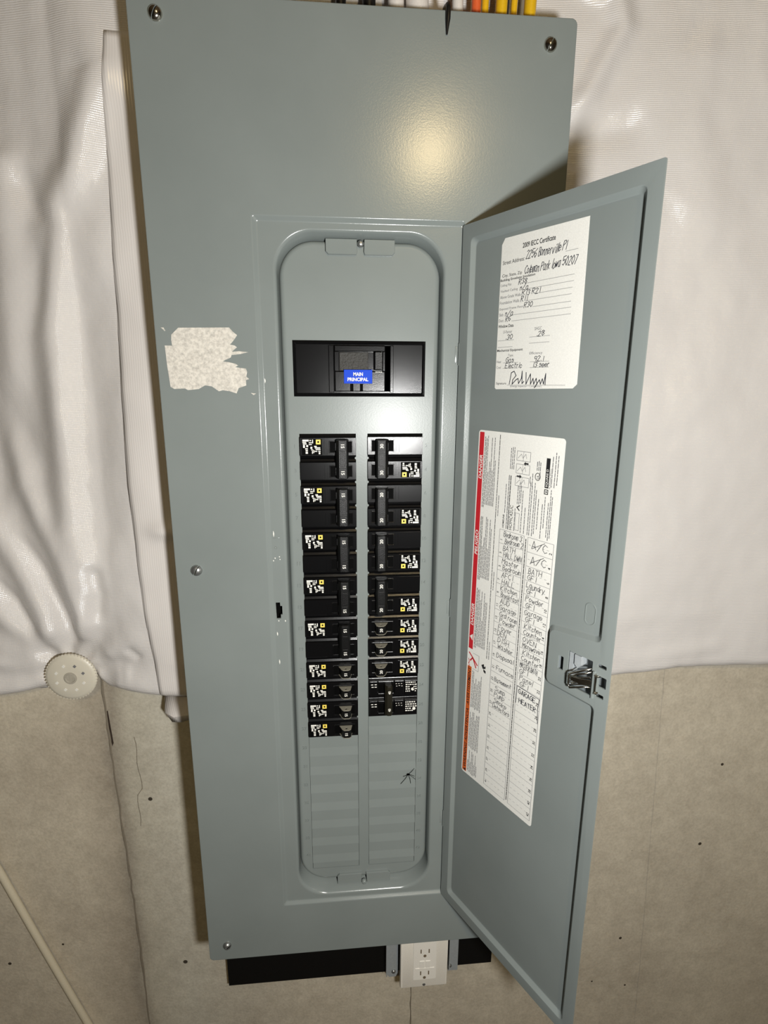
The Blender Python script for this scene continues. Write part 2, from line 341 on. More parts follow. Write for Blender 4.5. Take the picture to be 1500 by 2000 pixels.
# ------------------------------------------------------------------ insulation blanket
def polyd(pts, x, z):
    """distance to a fold line and a weight that dies away at the ends of the fold"""
    best = 1e9; w = 0.0; n = len(pts)-1
    for i, ((x0, z0), (x1, z1)) in enumerate(zip(pts, pts[1:])):
        dx, dz = x1-x0, z1-z0; t = max(0, min(1, ((x-x0)*dx+(z-z0)*dz)/(dx*dx+dz*dz)))
        d = math.hypot(x-x0-t*dx, z-z0-t*dz)
        if d < best: best = d; w = (i+t)/n
    w = min(1.0, w/0.22, (1-w)/0.22); return best, w*w*(3-2*w)
FOLD = [([(-3.2, 1.6), (-1.9, -1.2), (-3.2, -4.4), (-4.2, -5.8), (-5.0, -9.9), (-5.2, -14.6), (-5.3, -19.1), (-4.9, -21.5), (-4.7, -23.5)], 0.55, 0.75),
        ([(-9, 0.5), (-8.2, -4.0), (-6.4, -4.2), (-6.6, -8.0), (-7.2, -12.0), (-7.6, -15.0)], 0.4, 0.8),
        ([(-8.0, -13.0), (-7.2, -17.0), (-5.9, -20.5), (-5.2, -23.0), (-5.4, -25.0)], 0.42, 0.55),
        ([(-9.6, -17.0), (-8.2, -20.2), (-7.0, -23.0), (-6.6, -25.0)], 0.4, 0.6),
        ([(-11.0, -20.5), (-8.6, -23.6), (-7.2, -25.2)], 0.32, 0.5), ([(-12, -24.6), (-9.0, -25.6), (-7.2, -26.0)], 0.25, 0.4),
        ([(-8.1, -18.9), (-6.9, -21.0), (-5.95, -24.0), (-5.75, -25.0)], -0.24, 0.3),
        ([(-9.4, -21.2), (-8.4, -22.4), (-7.5, -24.4)], -0.2, 0.25),
        ([(-4.5, -20.4), (-4.35, -22.0), (-4.7, -23.6)], -0.26, 0.32), ([(-3.0, -7.0), (-3.4, -14), (-3.4, -21)], -0.28, 1.2),
        ([(-6.0, -3.8), (-4.6, -6.5), (-5.9, -11.0)], -0.2, 0.5), ([(-3.4, -24.6), (-2.7, -25.3)], -0.12, 0.2), ([(-4.6, -25.9), (-3.2, -26.0)], 0.14, 0.3), ([(-6, 4), (-3, 2.5), (1, 3)], 0.3, 0.7),
        ([(15.4, 3.2), (17.9, 2.6), (18.3, 1.4), (17.2, -0.8), (16.0, -2.2)], 0.34, 0.45), ([(16.8, -3.4), (16.2, -6.0)], 0.3, 0.5), ([(14.5, -2.9), (20, -1.9)], -0.18, 0.6),
        ([(22.0, 2.0), (21.5, -2.0), (23, -7)], 0.12, 1.2), ([(26, 3), (28, -6), (27, -14)], 0.15, 1.6), ([(20, -24.2), (26, -23.6)], 0.05, 0.5), ([(21, -26.4), (27, -25.4)], 0.07, 0.35)]
HEM = [(-90, -27.7), (-9.4, -27.65), (-7.4, -27.5), (-6.3, -27.3), (-5.2, -26.75), (-4.6, -27.55), (-1.9, -27.85), (14, -28.4), (18, -28.3), (20.9, -27.95), (24.3, -27.45), (29.4, -27.25), (112, -27.2)]
def hem(x):
    for (x0, z0), (x1, z1) in zip(HEM, HEM[1:]):
        if x0 <= x <= x1: return z0+(z1-z0)*(x-x0)/(x1-x0)
    return -27.5
DC = (-6.17, -26.2)
def by(x, z):
    h = 0.0
    if -14 < x < 36 and z < 8:
        for pts, a, w in FOLD:
            d, e = polyd(pts, x, z)
            if d < 4*w: h += a*e*math.exp(-(d/w)**2)
        h += 0.16*noise.noise(Vector((x*0.35, z*0.22, 1.7)))+0.035*noise.noise(Vector((x*1.3, z*0.9, 5.1)))
    r = math.hypot(x-DC[0], z-DC[1])
    if r < 9:
        th = math.atan2(z-DC[1], x-DC[0]); k = math.exp(-(r/2.6)**2)
        h += -0.75*k + 0.14*math.cos(9*th+1.2)*math.exp(-((r-2.4)/1.6)**2)
    e = z-hem(x)
    if e < 0.9: h -= 1.75*(1-min(1, max(e, 0)/0.9))**2.0
    y = 2.4-h
    if x < -2.2: y += min(1.6, 0.26*(-2.2-x)*min(1.0, (-2.2-x)/1.5))*min(1.0, max(0.25, (z+30)/14))
    elif x > 14: y += max(-0.6, 0.75-0.085*(x-15))
    if r < 2.2: y += max(0.0, 3.12-y)*min(1.0, max(0.0, (2.2-r)/0.8))
    return min(4.45, max(y, 0.75))
def spaced(a, b, st): n = max(1, int(round((b-a)/st))); return [a+(b-a)*i/n for i in range(n)]
XS = spaced(-90, -30, 15)+spaced(-30, -14, 2)+spaced(-14, -1, 0.13)+spaced(-1, 0.45, 0.145)+spaced(0.45, 14.95, 0.5)+spaced(14.95, 32, 0.2)+spaced(32, 110, 6)+[110]
TS = [0, 0.08, 0.2, 0.35, 0.5, 0.7, 0.9, 1.1, 1.3, 1.5, 1.75, 2.0]+spaced(2.2, 32.5, 0.14)+spaced(32.5, 55, 2.5)+[55.4]
m = MB(); idx = {}
def bv(i, j):
    if (i, j) not in idx:
        x = XS[i]; z = min(hem(x)+TS[j], 27.9); idx[(i, j)] = len(m.v); m.v.append((x, by(x, z), z))
    return idx[(i, j)]
for i in range(len(XS)-1):
    for j in range(len(TS)-1):
        xc = (XS[i]+XS[i+1])/2; zc = hem(xc)+(TS[j]+TS[j+1])/2
        if 0.45 < xc < 14.95 and zc < -0.35: continue
        m.f.append((bv(i, j), bv(i+1, j), bv(i+1, j+1), bv(i, j+1))); m.m.append(0)
bl = thing('insulation_blanket', 'white woven plastic-faced insulation blanket hung wrinkled on the wall around the panel', 'insulation', (-6, 2.6, -27.5))
ORGB = (-6, 2.6, -27.5)
fo = m.build('facing', WOVEN, bl, ORGB, smooth=60)
sm = fo.modifiers.new('thick', 'SOLIDIFY'); sm.thickness = 0.0009; sm.offset = -1
# seam strip beside the panel
SL = [(-1.35, 2.5), (-1.557, 0.157), (-1.9, -3.9), (-2.263, -10.48), (-2.499, -16.9), (-2.42, -18.78), (-2.3, -22.97), (-1.95, -27.74)]
m = MB(); L = []
zz = spaced(-27.7, 0.25, 0.22)
for z in zz[::-1]:
    xl = interp(SL, z); row = []
    for k in range(13):
        x = xl+(0.5-xl)*k/12; y = by(x, z)-0.03
        if k == 0: y = by(x, z)-0.012
        y -= 0.3*math.exp(-((z+18.9)/0.35)**2)*math.exp(-((x+0.9)/0.8)**2)+0.15*math.exp(-((z+25.6)/0.5)**2)*math.exp(-((x+0.3)/0.8)**2)
        row.append((x, y, z))
    L.append(row)
n = 13
for i, r_ in enumerate(L):
    m.v += r_
    if i:
        for k in range(n-1): a = (i-1)*n+k; m.f.append((a, a+1, a+1+n, a+n)); m.m.append(0)
o = m.build('seam_tape', TAPE, bl, ORGB, smooth=50); sm = o.modifiers.new('thick', 'SOLIDIFY'); sm.thickness = 0.0006; sm.offset = -1
m = MB()
m.add([(-2.35, 4.3, -27.65), (-1.6, 4.25, -27.7), (-0.2, 4.2, -27.8), (-2.1, 3.2, -28.5), (-1.6, 2.9, -28.6), (-0.2, 3.0, -28.5), (-1.75, 3.1, -29.0), (-1.3, 2.9, -28.9), (-0.1, 3.1, -28.7)],
      [(0, 1, 4, 3), (1, 2, 5, 4), (3, 4, 7, 6), (4, 5, 8, 7)])
o = m.build('torn_flap', TAPE, bl, ORGB, smooth=50); sm = o.modifiers.new('thick', 'SOLIDIFY'); sm.thickness = 0.0006

# plastic washer that pins the blanket
cx, cz = DC; yd = 2.95
f = thing('insulation_washer', 'round milky plastic washer with a ring of small holes pinning the blanket hem', 'fastener', (cx, yd, cz))
m = MB(); m.lathe((cx, cz), [(1.16, yd+0.1), (1.18, yd), (1.15, yd-0.04), (1.0, yd-0.1), (0.55, yd-0.13), (0.36, yd-0.13)], 48, True, True)
for i in range(48):
    a = 2*math.pi*i/48; m.box(cx+1.16*math.cos(a)-.025, cx+1.16*math.cos(a)+.025, yd-.05, yd+.09, cz+1.16*math.sin(a)-.025, cz+1.16*math.sin(a)+.025)
dd = m.build('disc', DISC, f, (cx, yd, cz), smooth=40)
m = MB(); m.lathe((cx+0.02, cz), [(0.3, yd-0.12), (0.3, yd-0.16), (0.22, yd-0.17), (0.2, yd-0.14), (0.06, yd-0.14)], 24, False, True)
m.build('hub', plain('dusty_plastic', (170, 164, 150), 0.8, bump=0.6, bscale=250), f, (cx, yd, cz), smooth=40)
for i in range(8):
    a = 2*math.pi*i/8+0.35; px, pz = cx+0.66*math.cos(a), cz+0.66*math.sin(a)
    m = MB(); s_ = 0.085; m.prism([(px+s_, pz), (px, pz+s_), (px-s_, pz), (px, pz-s_)], yd-0.1, yd-0.142)
    m.build('hole', WHITEINK if i not in (1, 0) else GREYINK, f, (cx, yd, cz))

# ------------------------------------------------------------------ black backing board
m = MB(); m.fbox(-0.23, 15.7, -47.37, -29.5, WALL-0.01, 3.92, 0.04)
o = centred(m, 'backing_board', BOARD, (7.7, 4.3, -47.37)); tag(o, 'black painted board behind the panel, its lower edge on bare concrete', 'board')

# ------------------------------------------------------------------ the panel
PW, PH = 15.3365, 40.3605
ORG = (7.67, 3.9, -PH)
panel = thing('electrical_panel', 'tall grey steel breaker panel with its door swung open', 'electrical panel', ORG)
def part(m, name, mats, parent=None, smooth=None): return m.build(name, mats, parent or panel, ORG, smooth)
# box behind the cover
m = MB(); L = [at(rr(0.62, 14.72, -39.75, -0.62, 0.1, 2), 0.16), at(rr(0.62, 14.72, -39.75, -0.62, 0.1, 2), 3.9), at(rr(0.7, 14.64, -39.67, -0.7, 0.1, 2), 3.88), at(rr(0.7, 14.64, -39.67, -0.7, 0.1, 2), 3.8)]
m.loft(L, False, True); i0 = L[3]
m.loft([at(rr(0.62, 14.72, -39.75, -0.62, 0.1, 2), 0.16), at(rr(0.72, 14.62, -39.65, -0.72, 0.1, 2), 0.16), at(rr(0.72, 14.62, -39.65, -0.72, 0.1, 2), 3.7)], False, True)
part(m, 'enclosure', PAINT)
# cover
N = 14
def O(i): return rr(i, PW-i, -PH+i, -i, max(0.22-i, 0.02), N)
def RC(dx0, dx1, dt, db, r): return rr(3.70+dx0, 11.56-dx1, -37.36+db, -6.57-dt, r, N)
def OP(i, il=None, ir=None, it=None, ib=None, r=1.4):
    il = i if il is None else il; ir = i if ir is None else ir; it = i if it is None else it; ib = i if ib is None else ib
    return rr(4.42+il, 10.92-ir, -37.0+ib, -6.96-it, r, N)
front = [at(O(0.03), 0.30), at(O(0.0), 0.28), at(O(0.0), 0.05), at(O(0.012), 0.015), at(O(0.05), 0.0),
         at(RC(0, 0, 0, 0, 0.10), 0.0), at(RC(0.025, 0.01, 0.025, 0.025, 0.10), 0.004), at(RC(0.06, 0.015, 0.06, 0.06, 0.10), 0.02), at(RC(0.15, 0.03, 0.15, 0.14, 0.09), 0.1), at(RC(0.19, 0.035, 0.19, 0.18, 0.09), 0.116), at(RC(0.22, 0.04, 0.21, 0.20, 0.09), 0.12),
         at(OP(-0.02), 0.12), at(OP(0.02), 0.122), at(OP(0.055), 0.14), at(OP(0.085), 0.175), at(OP(0.105, ib=0.12), 0.22), at(OP(0.12, it=0.2, ib=0.2), 0.42), at(OP(0.13, it=0.26, ib=0.3), 0.72),
         at(OP(0.15, it=0.28, ib=0.32), 0.76)]
back = [at(OP(0.15, it=0.28, ib=0.32), 0.82), at(OP(0.06, it=0.1, ib=0.1), 0.80), at(OP(-0.05), 0.22), at(RC(0.25, 0.04, 0.25, 0.25, 0.09), 0.19), at(RC(0.0, 0, 0, 0, 0.10), 0.07), at(O(0.09), 0.07), at(O(0.07), 0.30)]
m = MB(); m.loft(front+back, closed=True)
cover = m.build('cover', PAINT, panel, ORG)
# latch slot + small dimple tab in the left margin of the frame
c = MB(); c.prism([(3.99, -22.29), (4.17, -22.29), (4.17, -22.12), (4.24, -22.12), (4.24, -21.72), (4.16, -21.72), (4.15, -21.56), (3.97, -21.56)], -0.5, 1.0)
co = c.build('c', SEAM, panel, ORG); cut(cover, [co])
cover.data.shade_smooth(); cover.data.set_sharp_from_angle(angle=math.radians(40)); weighted(cover)
m = MB(); m.prism(rr(3.9, 4.3, -22.4, -21.45, .05, 2), 0.5, 0.55); part(m, 'latch_slot_backing', SEAM, cover)
m = MB(); m.lathe((4.09, -19.13), [(0.055, 0.12), (0.055, 0.10), (0.045, 0.095), (0.03, 0.11)], 16); m.fbox(3.99, 4.24, -18.73, -18.70, 0.13, 0.105, 0.008); part(m, 'rivet_mark', PAINT, cover, 40)
# tabs that screw the inner trim to the cover
for nm, z0, z1, zs_, zd, top in (('trim_tab', -7.75, -7.2, -7.36, -7.85, 1), ('trim_tab', -36.75, -36.2, -36.72, -36.12, 0)):
    m = MB(); x0, x1 = 6.36, 8.98; sx = 7.68
    def prof(y0, y1, inz):
        # block with a keyhole slot in its middle
        if top: return [(x0+.1, z0), (sx-.16, z0), (sx-.12, z0+.1), (sx-.14, z1), (x0, z1), (x0, z0+.1)], [(sx+.16, z0), (x1-.1, z0), (x1, z0+.1), (x1, z1), (sx+.14, z1), (sx+.12, z0+.1)]
        return [(x0, z0), (sx-.14, z0), (sx-.1, z1), (x0+.1, z1), (x0, z1-.1)], [(sx+.14, z0), (x1, z0), (x1, z1-.1), (x1-.1, z1), (sx+.1, z1)]
    for pl in prof(0, 0, 0):
        cxp = sum(q[0] for q in pl)/len(pl); czp = sum(q[1] for q in pl)/len(pl)
        inn = [(cxp+(x-cxp)*0.975, czp+(z-czp)*0.94) for x, z in pl]
        m.loft([at(pl, 0.62), at(pl, 0.45), at(inn, 0.42)], True, True)
    part(m, nm, PAINT, cover)
    m = MB(); m.lathe((sx, zs_), [(0.13, 0.5), (0.125, 0.43), (0.1, 0.37), (0.05, 0.345)], 20); part(m, 'trim_screw', ZINC if top else PAINT, cover, 50)
# cover screws
for x, z in ((0.921, -0.63), (14.39, -0.855), (0.841, -19.99), (14.45, -19.99), (0.896, -39.45), (14.42, -39.45)):
    m = MB(); R = 0.235 if z > -30 else 0.2
    m.lathe((x, z), [(R, 0.0), (R*0.99, -0.035), (R*0.9, -0.09), (R*0.65, -0.145), (R*0.3, -0.17), (0.01, -0.175)], 28)
    a = math.radians(62 if z > -30 else 20); 
    dx, dz = math.cos(a), math.sin(a)
    sc_ = part(m, 'cover_screw', CHROME if z > -10 else ZINC, cover, 60)
    m = MB(); w = 0.024; l = R*1.02
    m.prism([(x+dx*l-dz*w, z+dz*l+dx*w), (x-dx*l-dz*w, z-dz*l+dx*w), (x-dx*l+dz*w, z-dz*l-dx*w), (x+dx*l+dz*w, z+dz*l-dx*w)], 0.1, -0.3)
    co = m.build('c', SEAM, cover, ORG); cut(sc_, [co])
# torn remains of a paper label
m = MB()
tp = [(0.87, -10.5), (2.72, -10.47), (2.85, -10.62), (3.0, -10.74), (2.9, -10.88), (2.8, -11.0), (2.72, -11.08), (2.9, -11.12), (2.97, -11.18), (2.85, -11.27), (2.78, -11.34), (3.05, -11.32), (3.38, -11.35), (3.1, -11.42), (2.75, -11.46), (2.72, -11.55),
      (2.5, -11.65), (2.42, -11.7), (2.62, -11.72), (2.88, -11.78), (2.98, -11.84), (2.86, -11.9), (3.05, -11.93), (3.26, -11.95), (3.3, -12.08), (3.26, -12.25), (3.36, -12.34), (3.24, -12.38), (3.24, -12.58), (2.95, -12.68), (2.86, -12.88), (2.62, -12.8), (2.35, -12.76), (2.2, -12.8),
      (1.95, -12.62), (1.7, -12.58), (1.45, -12.72), (1.05, -12.76), (0.95, -12.7), (0.55, -12.72), (0.42, -12.64), (0.36, -11.9), (0.33, -11.14), (0.6, -11.14), (0.58, -10.95), (0.6, -10.75)]
m.prism(tp, 0.004, -0.014)
m.prism([(0.24, -10.5), (0.34, -10.5), (0.4, -10.62), (0.36, -10.62), (0.3, -10.55)], 0.004, -0.01); m.prism([(3.4, -12.86), (3.6, -12.88), (3.5, -12.94)], 0.004, -0.01)
part(m, 'torn_label', TORN, cover)
# small white marks laid on the left margin of the door frame
m = MB(); f2 = lambda a, b: (a, 0.117, b)
for x, z, l in ((4.0, -18.4, .28), (4.02, -19.55, .07), (4.2, -19.5, .06), (4.22, -19.62, .05), (3.95, -19.66, .07), (4.06, -22.36, .08), (4.34, -22.36, .1), (3.98, -22.9, .2), (4.02, -24.2, .25), (3.93, -12.3, .2)):
    m.flat(f2, [(x, z), (x+.03, z-l*.3), (x+.035, z-l*.6), (x+.01, z-l), (x-.012, z-l*.5)])
part(m, 'white_marks', WHITEINK, cover)['kind'] = 'stuff'
# hinges
for z0, z1 in ((-11.78, -10.95), (-22.43, -21.6), (-33.33, -32.45)):
    m = MB(); m.tube([(11.5, 0.03, z0), (11.5, 0.03, z1)], 0.032, 10); m.fbox(11.36, 11.46, z0+.1, z1-.1, 0.14, 0.1, 0.01)
    part(m, 'hinge', PAINT, None, 40)

# ---- inner trim with its cut-outs and knockout blanks
TF = 0.55
def TR(i): return rr(4.58+i, 10.78-i, -36.55+i, -7.25-i, 1.33-i, N)
m = MB()
m.loft([at(TR(0.12), 0.86), at(TR(0.0), 0.84), at(TR(0.0), 0.74), at(TR(0.02), 0.67), at(TR(0.06), 0.61), at(TR(0.12), 0.565), at(TR(0.2), TF)], True, True)
trim = m.build('inner_trim', PAINT2, panel, ORG)
LX0, LX1, RX0, RX1, Z0 = 5.16, 7.45, 7.92, 10.20, -14.48
cs = []
for a, b, z1, z0 in ((5.0, 10.25, -10.85, -13.0), (LX0, LX1, Z0, -35.85), (RX0, RX1, Z0, -35.85)):
    c = MB(); c.box(a, b, 0, 2, z0, z1); cs.append(c.build('c', SEAM, panel, ORG))
cut(trim, cs); trim.data.shade_smooth(); trim.data.set_sharp_from_angle(angle=math.radians(40)); weighted(trim)
# embossed lip round the main cut-out, retaining nubs between the columns
m = MB()
for k in range(14):
    z = Z0-k
    for x, s_ in ((LX1, -1), (RX0, 1)):
        if k in (11, 12, 13) and s_ == 1: continue
        if k: m.prism([(x-s_*0.02, z+.07), (x+s_*0.05, z+.03), (x+s_*0.05, z-.03), (x-s_*0.02, z-.07)][::s_], TF+.05, TF-.02)
part(m, 'retaining_nubs', PAINT2, trim)['kind'] = 'stuff'
for k in range(21):
    for x, nn in ((4.97, 2*k+1), (10.38, 2*k+2)):
        m = MB(); vs, fs, tw, th = text2d(str(nn), 0.0, 0.12); sc2 = 0.15/th
        m.add([(x+(q[0]-tw/2)*sc2, TF-0.006-q[2]*sc2, Z0-k-0.58+q[1]*sc2) for q in vs], fs); part(m, 'embossed_number', PAINT2, trim)
def blank2(x0, x1, zt, h=1.0):
    # upper face flat and set back, lower band leaning out and catching light from above
    m = MB(); g = 0.012; y = TF+0.03; L = []
    for x in (x0+g, x1-g):
        L.append([(x, y+.2, zt), (x, y-.0, zt), (x, y-.005, zt-0.58*h), (x, y-0.07, zt-0.985*h), (x, y-.03, zt-h+0.002), (x, y+.2, zt-h+0.002)])
    m.loft(L, True, True); return part(m, 'knockout_blank', PAINT2, trim)
for x0, x1, k0 in ((LX0, LX1, 14), (RX0, RX1, 13)):
    for k in range(k0, 21): blank2(x0, x1, Z0-k)
    m = MB(); m.fbox(x0+.012, x1-.012, -35.84, Z0-21-.01, TF+.25, TF+.02, 0.01); part(m, 'knockout_blank', PAINT2, trim)
# spidery scuff on one blank
m = MB(); f2 = lambda a, b: (a, TF-0.05, b)
sx, szz = 9.83, -30.72
m.flat(f2, [(sx-.09, szz), (sx-.02, szz+.06), (sx+.08, szz+.03), (sx+.06, szz-.05), (sx-.03, szz-.05)])
for dx, dz in ((.28, .32), (-.36, -.5), (-.24, -.1), (.35, -.3), (.12, -.5), (.3, -.12)): m.stroke(f2, [(sx, szz), (sx+dx*.5+.03, szz+dz*.5), (sx+dx, szz+dz)], 0.02)
part(m, 'scuff_mark', SEAM, trim)

# ------------------------------------------------------------------ door (local u = from hinge outwards, w = towards the room)
HX, A = 11.49, 2.0900
ud = Vector((-math.cos(A), -math.sin(A), 0)); nd = Vector((-math.sin(A), math.cos(A), 0))
DW = 7.68; DZ1, DZ0 = -6.75, -37.33
def D(u, w, z): q = Vector((HX, 0, 0))+ud*u+nd*w; return (q.x, q.y, z)
DEP = 0.17
def fillet(pts, r, n=5):
    out = []; k = len(pts)
    for i in range(k):
        p = Vector(pts[i]); a = (Vector(pts[i-1])-p).normalized(); b = (Vector(pts[(i+1) % k])-p).normalized()
        p0 = p+a*r; p1 = p+b*r
        for j in range(n+1):
            t = j/n; out.append(tuple(p0*(1-t)**2+p*2*t*(1-t)+p1*t*t))
    return out
def field(i):
    e = 0.0
    return fillet([(0.42+i, -36.86+i), (7.25-i, -36.86+i), (7.25-i, -23.1-i), (7.25-i-0.0, -23.0-i), (5.25-i, -23.0-i)][:2]+[(7.25-i, -22.98-i), (5.26-i, -22.98-i), (5.26-i, -20.98+i), (7.25-i, -20.72+i), (7.25-i, -7.24-i), (0.42+i, -7.24-i)], 0.22)
def D3(l, w): return [D(u, w, z) for u, z in l]
rim = rr(0.0, DW, DZ0, DZ1, 0.05, 2)
m = MB()
def annulus(m, outer, inner, w):
    vs = [Vector((u, z, 0)) for u, z in outer]; hs = [Vector((u, z, 0)) for u, z in inner]
    tri = geometry.tessellate_polygon([vs, hs]); m.add(D3(outer+inner, w), tri)
F0, F1, F2, F3, F4 = field(0.0), field(0.03), field(0.13), field(0.17), field(0.2)
annulus(m, rim, F0, 0.0)
m.loft([D3(F0, 0.0), D3(F1, -0.015), D3(F2, -DEP+.02), D3(F3, -DEP)], False, False)
def ngon(m, l, w): m.add(D3(l, w), geometry.tessellate_polygon([[Vector((u, z, 0)) for u, z in l]]))
ngon(m, F3, -DEP)
annulus(m, rim, field(-0.05), -0.055); m.loft([D3(field(-0.05), -0.055), D3(field(0.1), -DEP-.055)]); ngon(m, field(0.1), -DEP-.055)
m.loft([D3(rim, 0.0), D3(rim, -0.055)])
# merge doubles then cut the openings
door = m.build('door', PAINT, panel, ORG)
bm = bmesh.new(); bm.from_mesh(door.data); bmesh.ops.remove_doubles(bm, verts=bm.verts, dist=1e-6); bmesh.ops.recalc_face_normals(bm, faces=bm.faces); bm.to_mesh(door.data); bm.free()
def dcut(l):
    c = MB(); c.loft([D3(l, 0.4), D3(l, -0.6)], True, True); return c.build('c', SEAM, panel, ORG)
cut(door, [dcut(rr(a, b, c_, d_, 0.02, 1)) for a, b, c_, d_ in ((5.68, 5.9, -22.27, -21.76), (6.08, 7.03, -22.68, -21.42), (7.21, 7.53, -21.53, -21.40), (7.28, 7.57, -22.2, -21.82), (7.22, 7.52, -22.6, -22.46))])
door.data.shade_smooth(); door.data.set_sharp_from_angle(angle=math.radians(38)); weighted(door)
# faint stamped oval
m = MB(); ov = [(6.45+.26*math.cos(a)*1.0+.2, -19.92+.40*math.sin(a)) for a in [2*math.pi*i/36 for i in range(36)]]
ov = [(max(6.46, min(6.86, u)), z) for u, z in ov]
ov2 = [(6.66+(u-6.66)*.88, -19.92+(z+19.92)*.93) for u, z in ov]
m.loft([D3(ov, -DEP-.005), D3(ov, -DEP+.016), D3(ov2, -DEP+.016), D3(ov2, -DEP-.005)]); part(m, 'stamped_oval', PAINT, door)
# latch housing on the outside of the door, spring clip inside
m = MB()
H0, H1 = rr(5.6, 7.6, -22.9, -21.2, 0.08, 2), rr(5.66, 7.3, -22.82, -21.28, 0.08, 2)
m.loft([D3(H0, -0.06), D3(H0, -0.16), D3(H1, -0.4)], False, True)
m.loft([D3(H0, -0.06), D3(rr(5.64, 7.58, -22.86, -21.24, 0.06, 2), -0.06), D3(rr(5.7, 7.28, -22.8, -21.3, 0.06, 2), -0.36)], False, True)
part(m, 'latch_housing', plain('latch_grey', (118, 124, 126), 0.4), door)
m = MB()
m.loft([D3([(6.12, -21.45), (6.28, -21.45), (6.28, -22.66), (6.12, -22.66)], -0.02), D3([(6.16, -21.45), (6.28, -21.45), (6.28, -22.66), (6.16, -22.66)], -0.3)], True, True)
m.loft([D3([(6.35, -21.44), (6.6, -21.44), (6.62, -21.75), (6.5, -21.9), (6.36, -21.8)], 0.03), D3([(6.35, -21.44), (6.6, -21.44), (6.62, -21.75), (6.5, -21.9), (6.36, -21.8)], -0.28)], True, True)
part(m, 'latch_slide', GALV, door)
def bar(m, pts, wd=0.06):
    m.tube([D(*q) for q in pts], wd, 8)
m = MB()
bar(m, [(6.98, -.12, -21.72), (6.86, .1, -21.78), (6.62, .2, -21.92), (6.36, .22, -22.1), (6.30, .2, -22.2), (6.31, .2, -22.56), (6.38, .22, -22.62), (6.62, .2, -22.5), (6.86, .1, -22.4), (7.0, -.1, -22.42)], 0.035)
bar(m, [(6.98, -.1, -21.85), (6.84, .12, -21.92), (6.6, .2, -22.02), (6.42, .2, -22.18), (6.42, .2, -22.24), (7.0, .02, -22.02)], 0.03)
bar(m, [(7.0, .0, -22.3), (6.8, .14, -22.32), (6.42, .2, -22.48), (6.42, .2, -22.42), (6.6, .18, -22.33)], 0.025)
for dz in (-0.06, 0, 0.06): bar(m, [(6.4, .18, -22.28+dz*.6), (6.7, .16, -22.24+dz), (7.06, .0, -22.2+dz)], 0.04)
part(m, 'latch_spring', CHROME, door, 60)
m = MB(); bar(m, [(7.18, -.05, -21.8), (7.2, .06, -21.84), (7.28, .08, -21.84), (7.3, -.06, -21.86)], 0.035); bar(m, [(7.18, -.05, -22.52), (7.2, .06, -22.48), (7.28, .07, -22.46), (7.3, -.06, -22.42)], 0.035)
bar(m, [(7.22, .05, -21.85), (7.22, .05, -22.46)], 0.035); part(m, 'latch_pin', CHROME, door, 60)
m = MB(); m.loft([D3(rr(7.1, 7.16, -22.72, -21.72, .01, 1), 0.0), D3(rr(7.1, 7.16, -22.72, -21.72, .01, 1), 0.06)], True, True); part(m, 'latch_guide', PAINT, door)

# ---- stickers on the door
# 1: handwritten certificate
WS = -DEP+0.006
fc = lambda a, b: D(a, WS+0.004, b)
m = MB(); q = [(1.86, -7.75), (1.84, -12.62), (1.9, -12.68), (5.25, -12.63), (5.4, -12.5), (5.375, -7.6), (2.0, -7.55)]
m.mi = 0; m.loft([D3(q, -DEP-.002), D3(q, WS)], True, True)
m.mi = 1; m.text('2009 IECC Certificate', fc, 2.82, -8.02, 1.35, 0.16, weight=0.015)
for st, a, b, w in (('Street Address:', 1.95, -8.42, 0.98), ('City, State, Zip', 1.95, -8.86, 0.9)): m.text(st, fc, a, b, w, 0.13)
m.text('Building Envelope Insulation', fc, 1.88, -8.99, 1.55, 0.105, weight=0.012)
m.mi = 2
for st, a, b, w in (('Ceiling Flat', 1.9, -9.16, 0.5), ('Vaulted Ceiling', 1.9, -9.35, 0.8), ('Above Grade Walls', 1.9, -9.54, 0.95), ('Foundation Walls', 1.9, -9.73, 0.9), ('Exposed Frame Floor', 1.9, -9.95, 1.1), ('Slab', 1.89, -10.13, 0.2), ('Duct', 1.89, -10.33, 0.22)): m.text(st, fc, a, b, w, 0.10)
m.text('U-Factor', fc, 2.13, -10.73, 0.42, 0.10); m.text('SHGC', fc, 3.55, -10.72, 0.3, 0.10); m.text('Type', fc, 2.42, -11.56, 0.24, 0.11); m.text('Efficiency', fc, 3.4, -11.53, 0.55, 0.11)
m.text('Heat', fc, 1.88, -11.75, 0.22, 0.09); m.text('Cool', fc, 1.88, -11.95, 0.22, 0.09); m.text('(Energy Inspector / Contractor)', fc, 2.6, -12.62, 1.4, 0.09)
m.mi = 1; m.text('Window Data', fc, 1.88, -10.53, 0.72, 0.105, weight=0.012); m.text('Mechanical Equipment', fc, 1.88, -11.38, 1.2, 0.11, weight=0.012); m.text('Signature', fc, 1.9, -12.53, 0.5, 0.10)
m.mi = 4
for z, a0, a1 in ((-8.44, 4.6, 5.05), (-9.16, 3.05, 4.98), (-9.35, 3.1, 4.98), (-9.54, 3.5, 4.95), (-9.73, 3.1, 4.93), (-9.95, 3.4, 4.93), (-10.13, 2.4, 4.95), (-10.33, 2.5, 4.96), (-10.97, 1.9, 2.65), (-11.2, 1.9, 2.6), (-10.93, 3.35, 4.2), (-11.13, 3.35, 4.2), (-11.75, 2.2, 2.9), (-11.75, 3.45, 4.25), (-11.94, 2.2, 2.9), (-11.94, 3.45, 4.25), (-12.53, 2.45, 4.95)):
    m.stroke(fc, [(a0, z), (a1, z)], 0.016)
m.mi = 3
hw = 0.021
m.hand(fc, '2256 Bonnerville Pl', 2.98, -8.40, 0.26, hw, dx=.25, maxw=1.65); m.hand(fc, 'Coleman Park Iowa 50207', 2.95, -8.86, 0.26, hw, dx=.25, maxw=2.1)
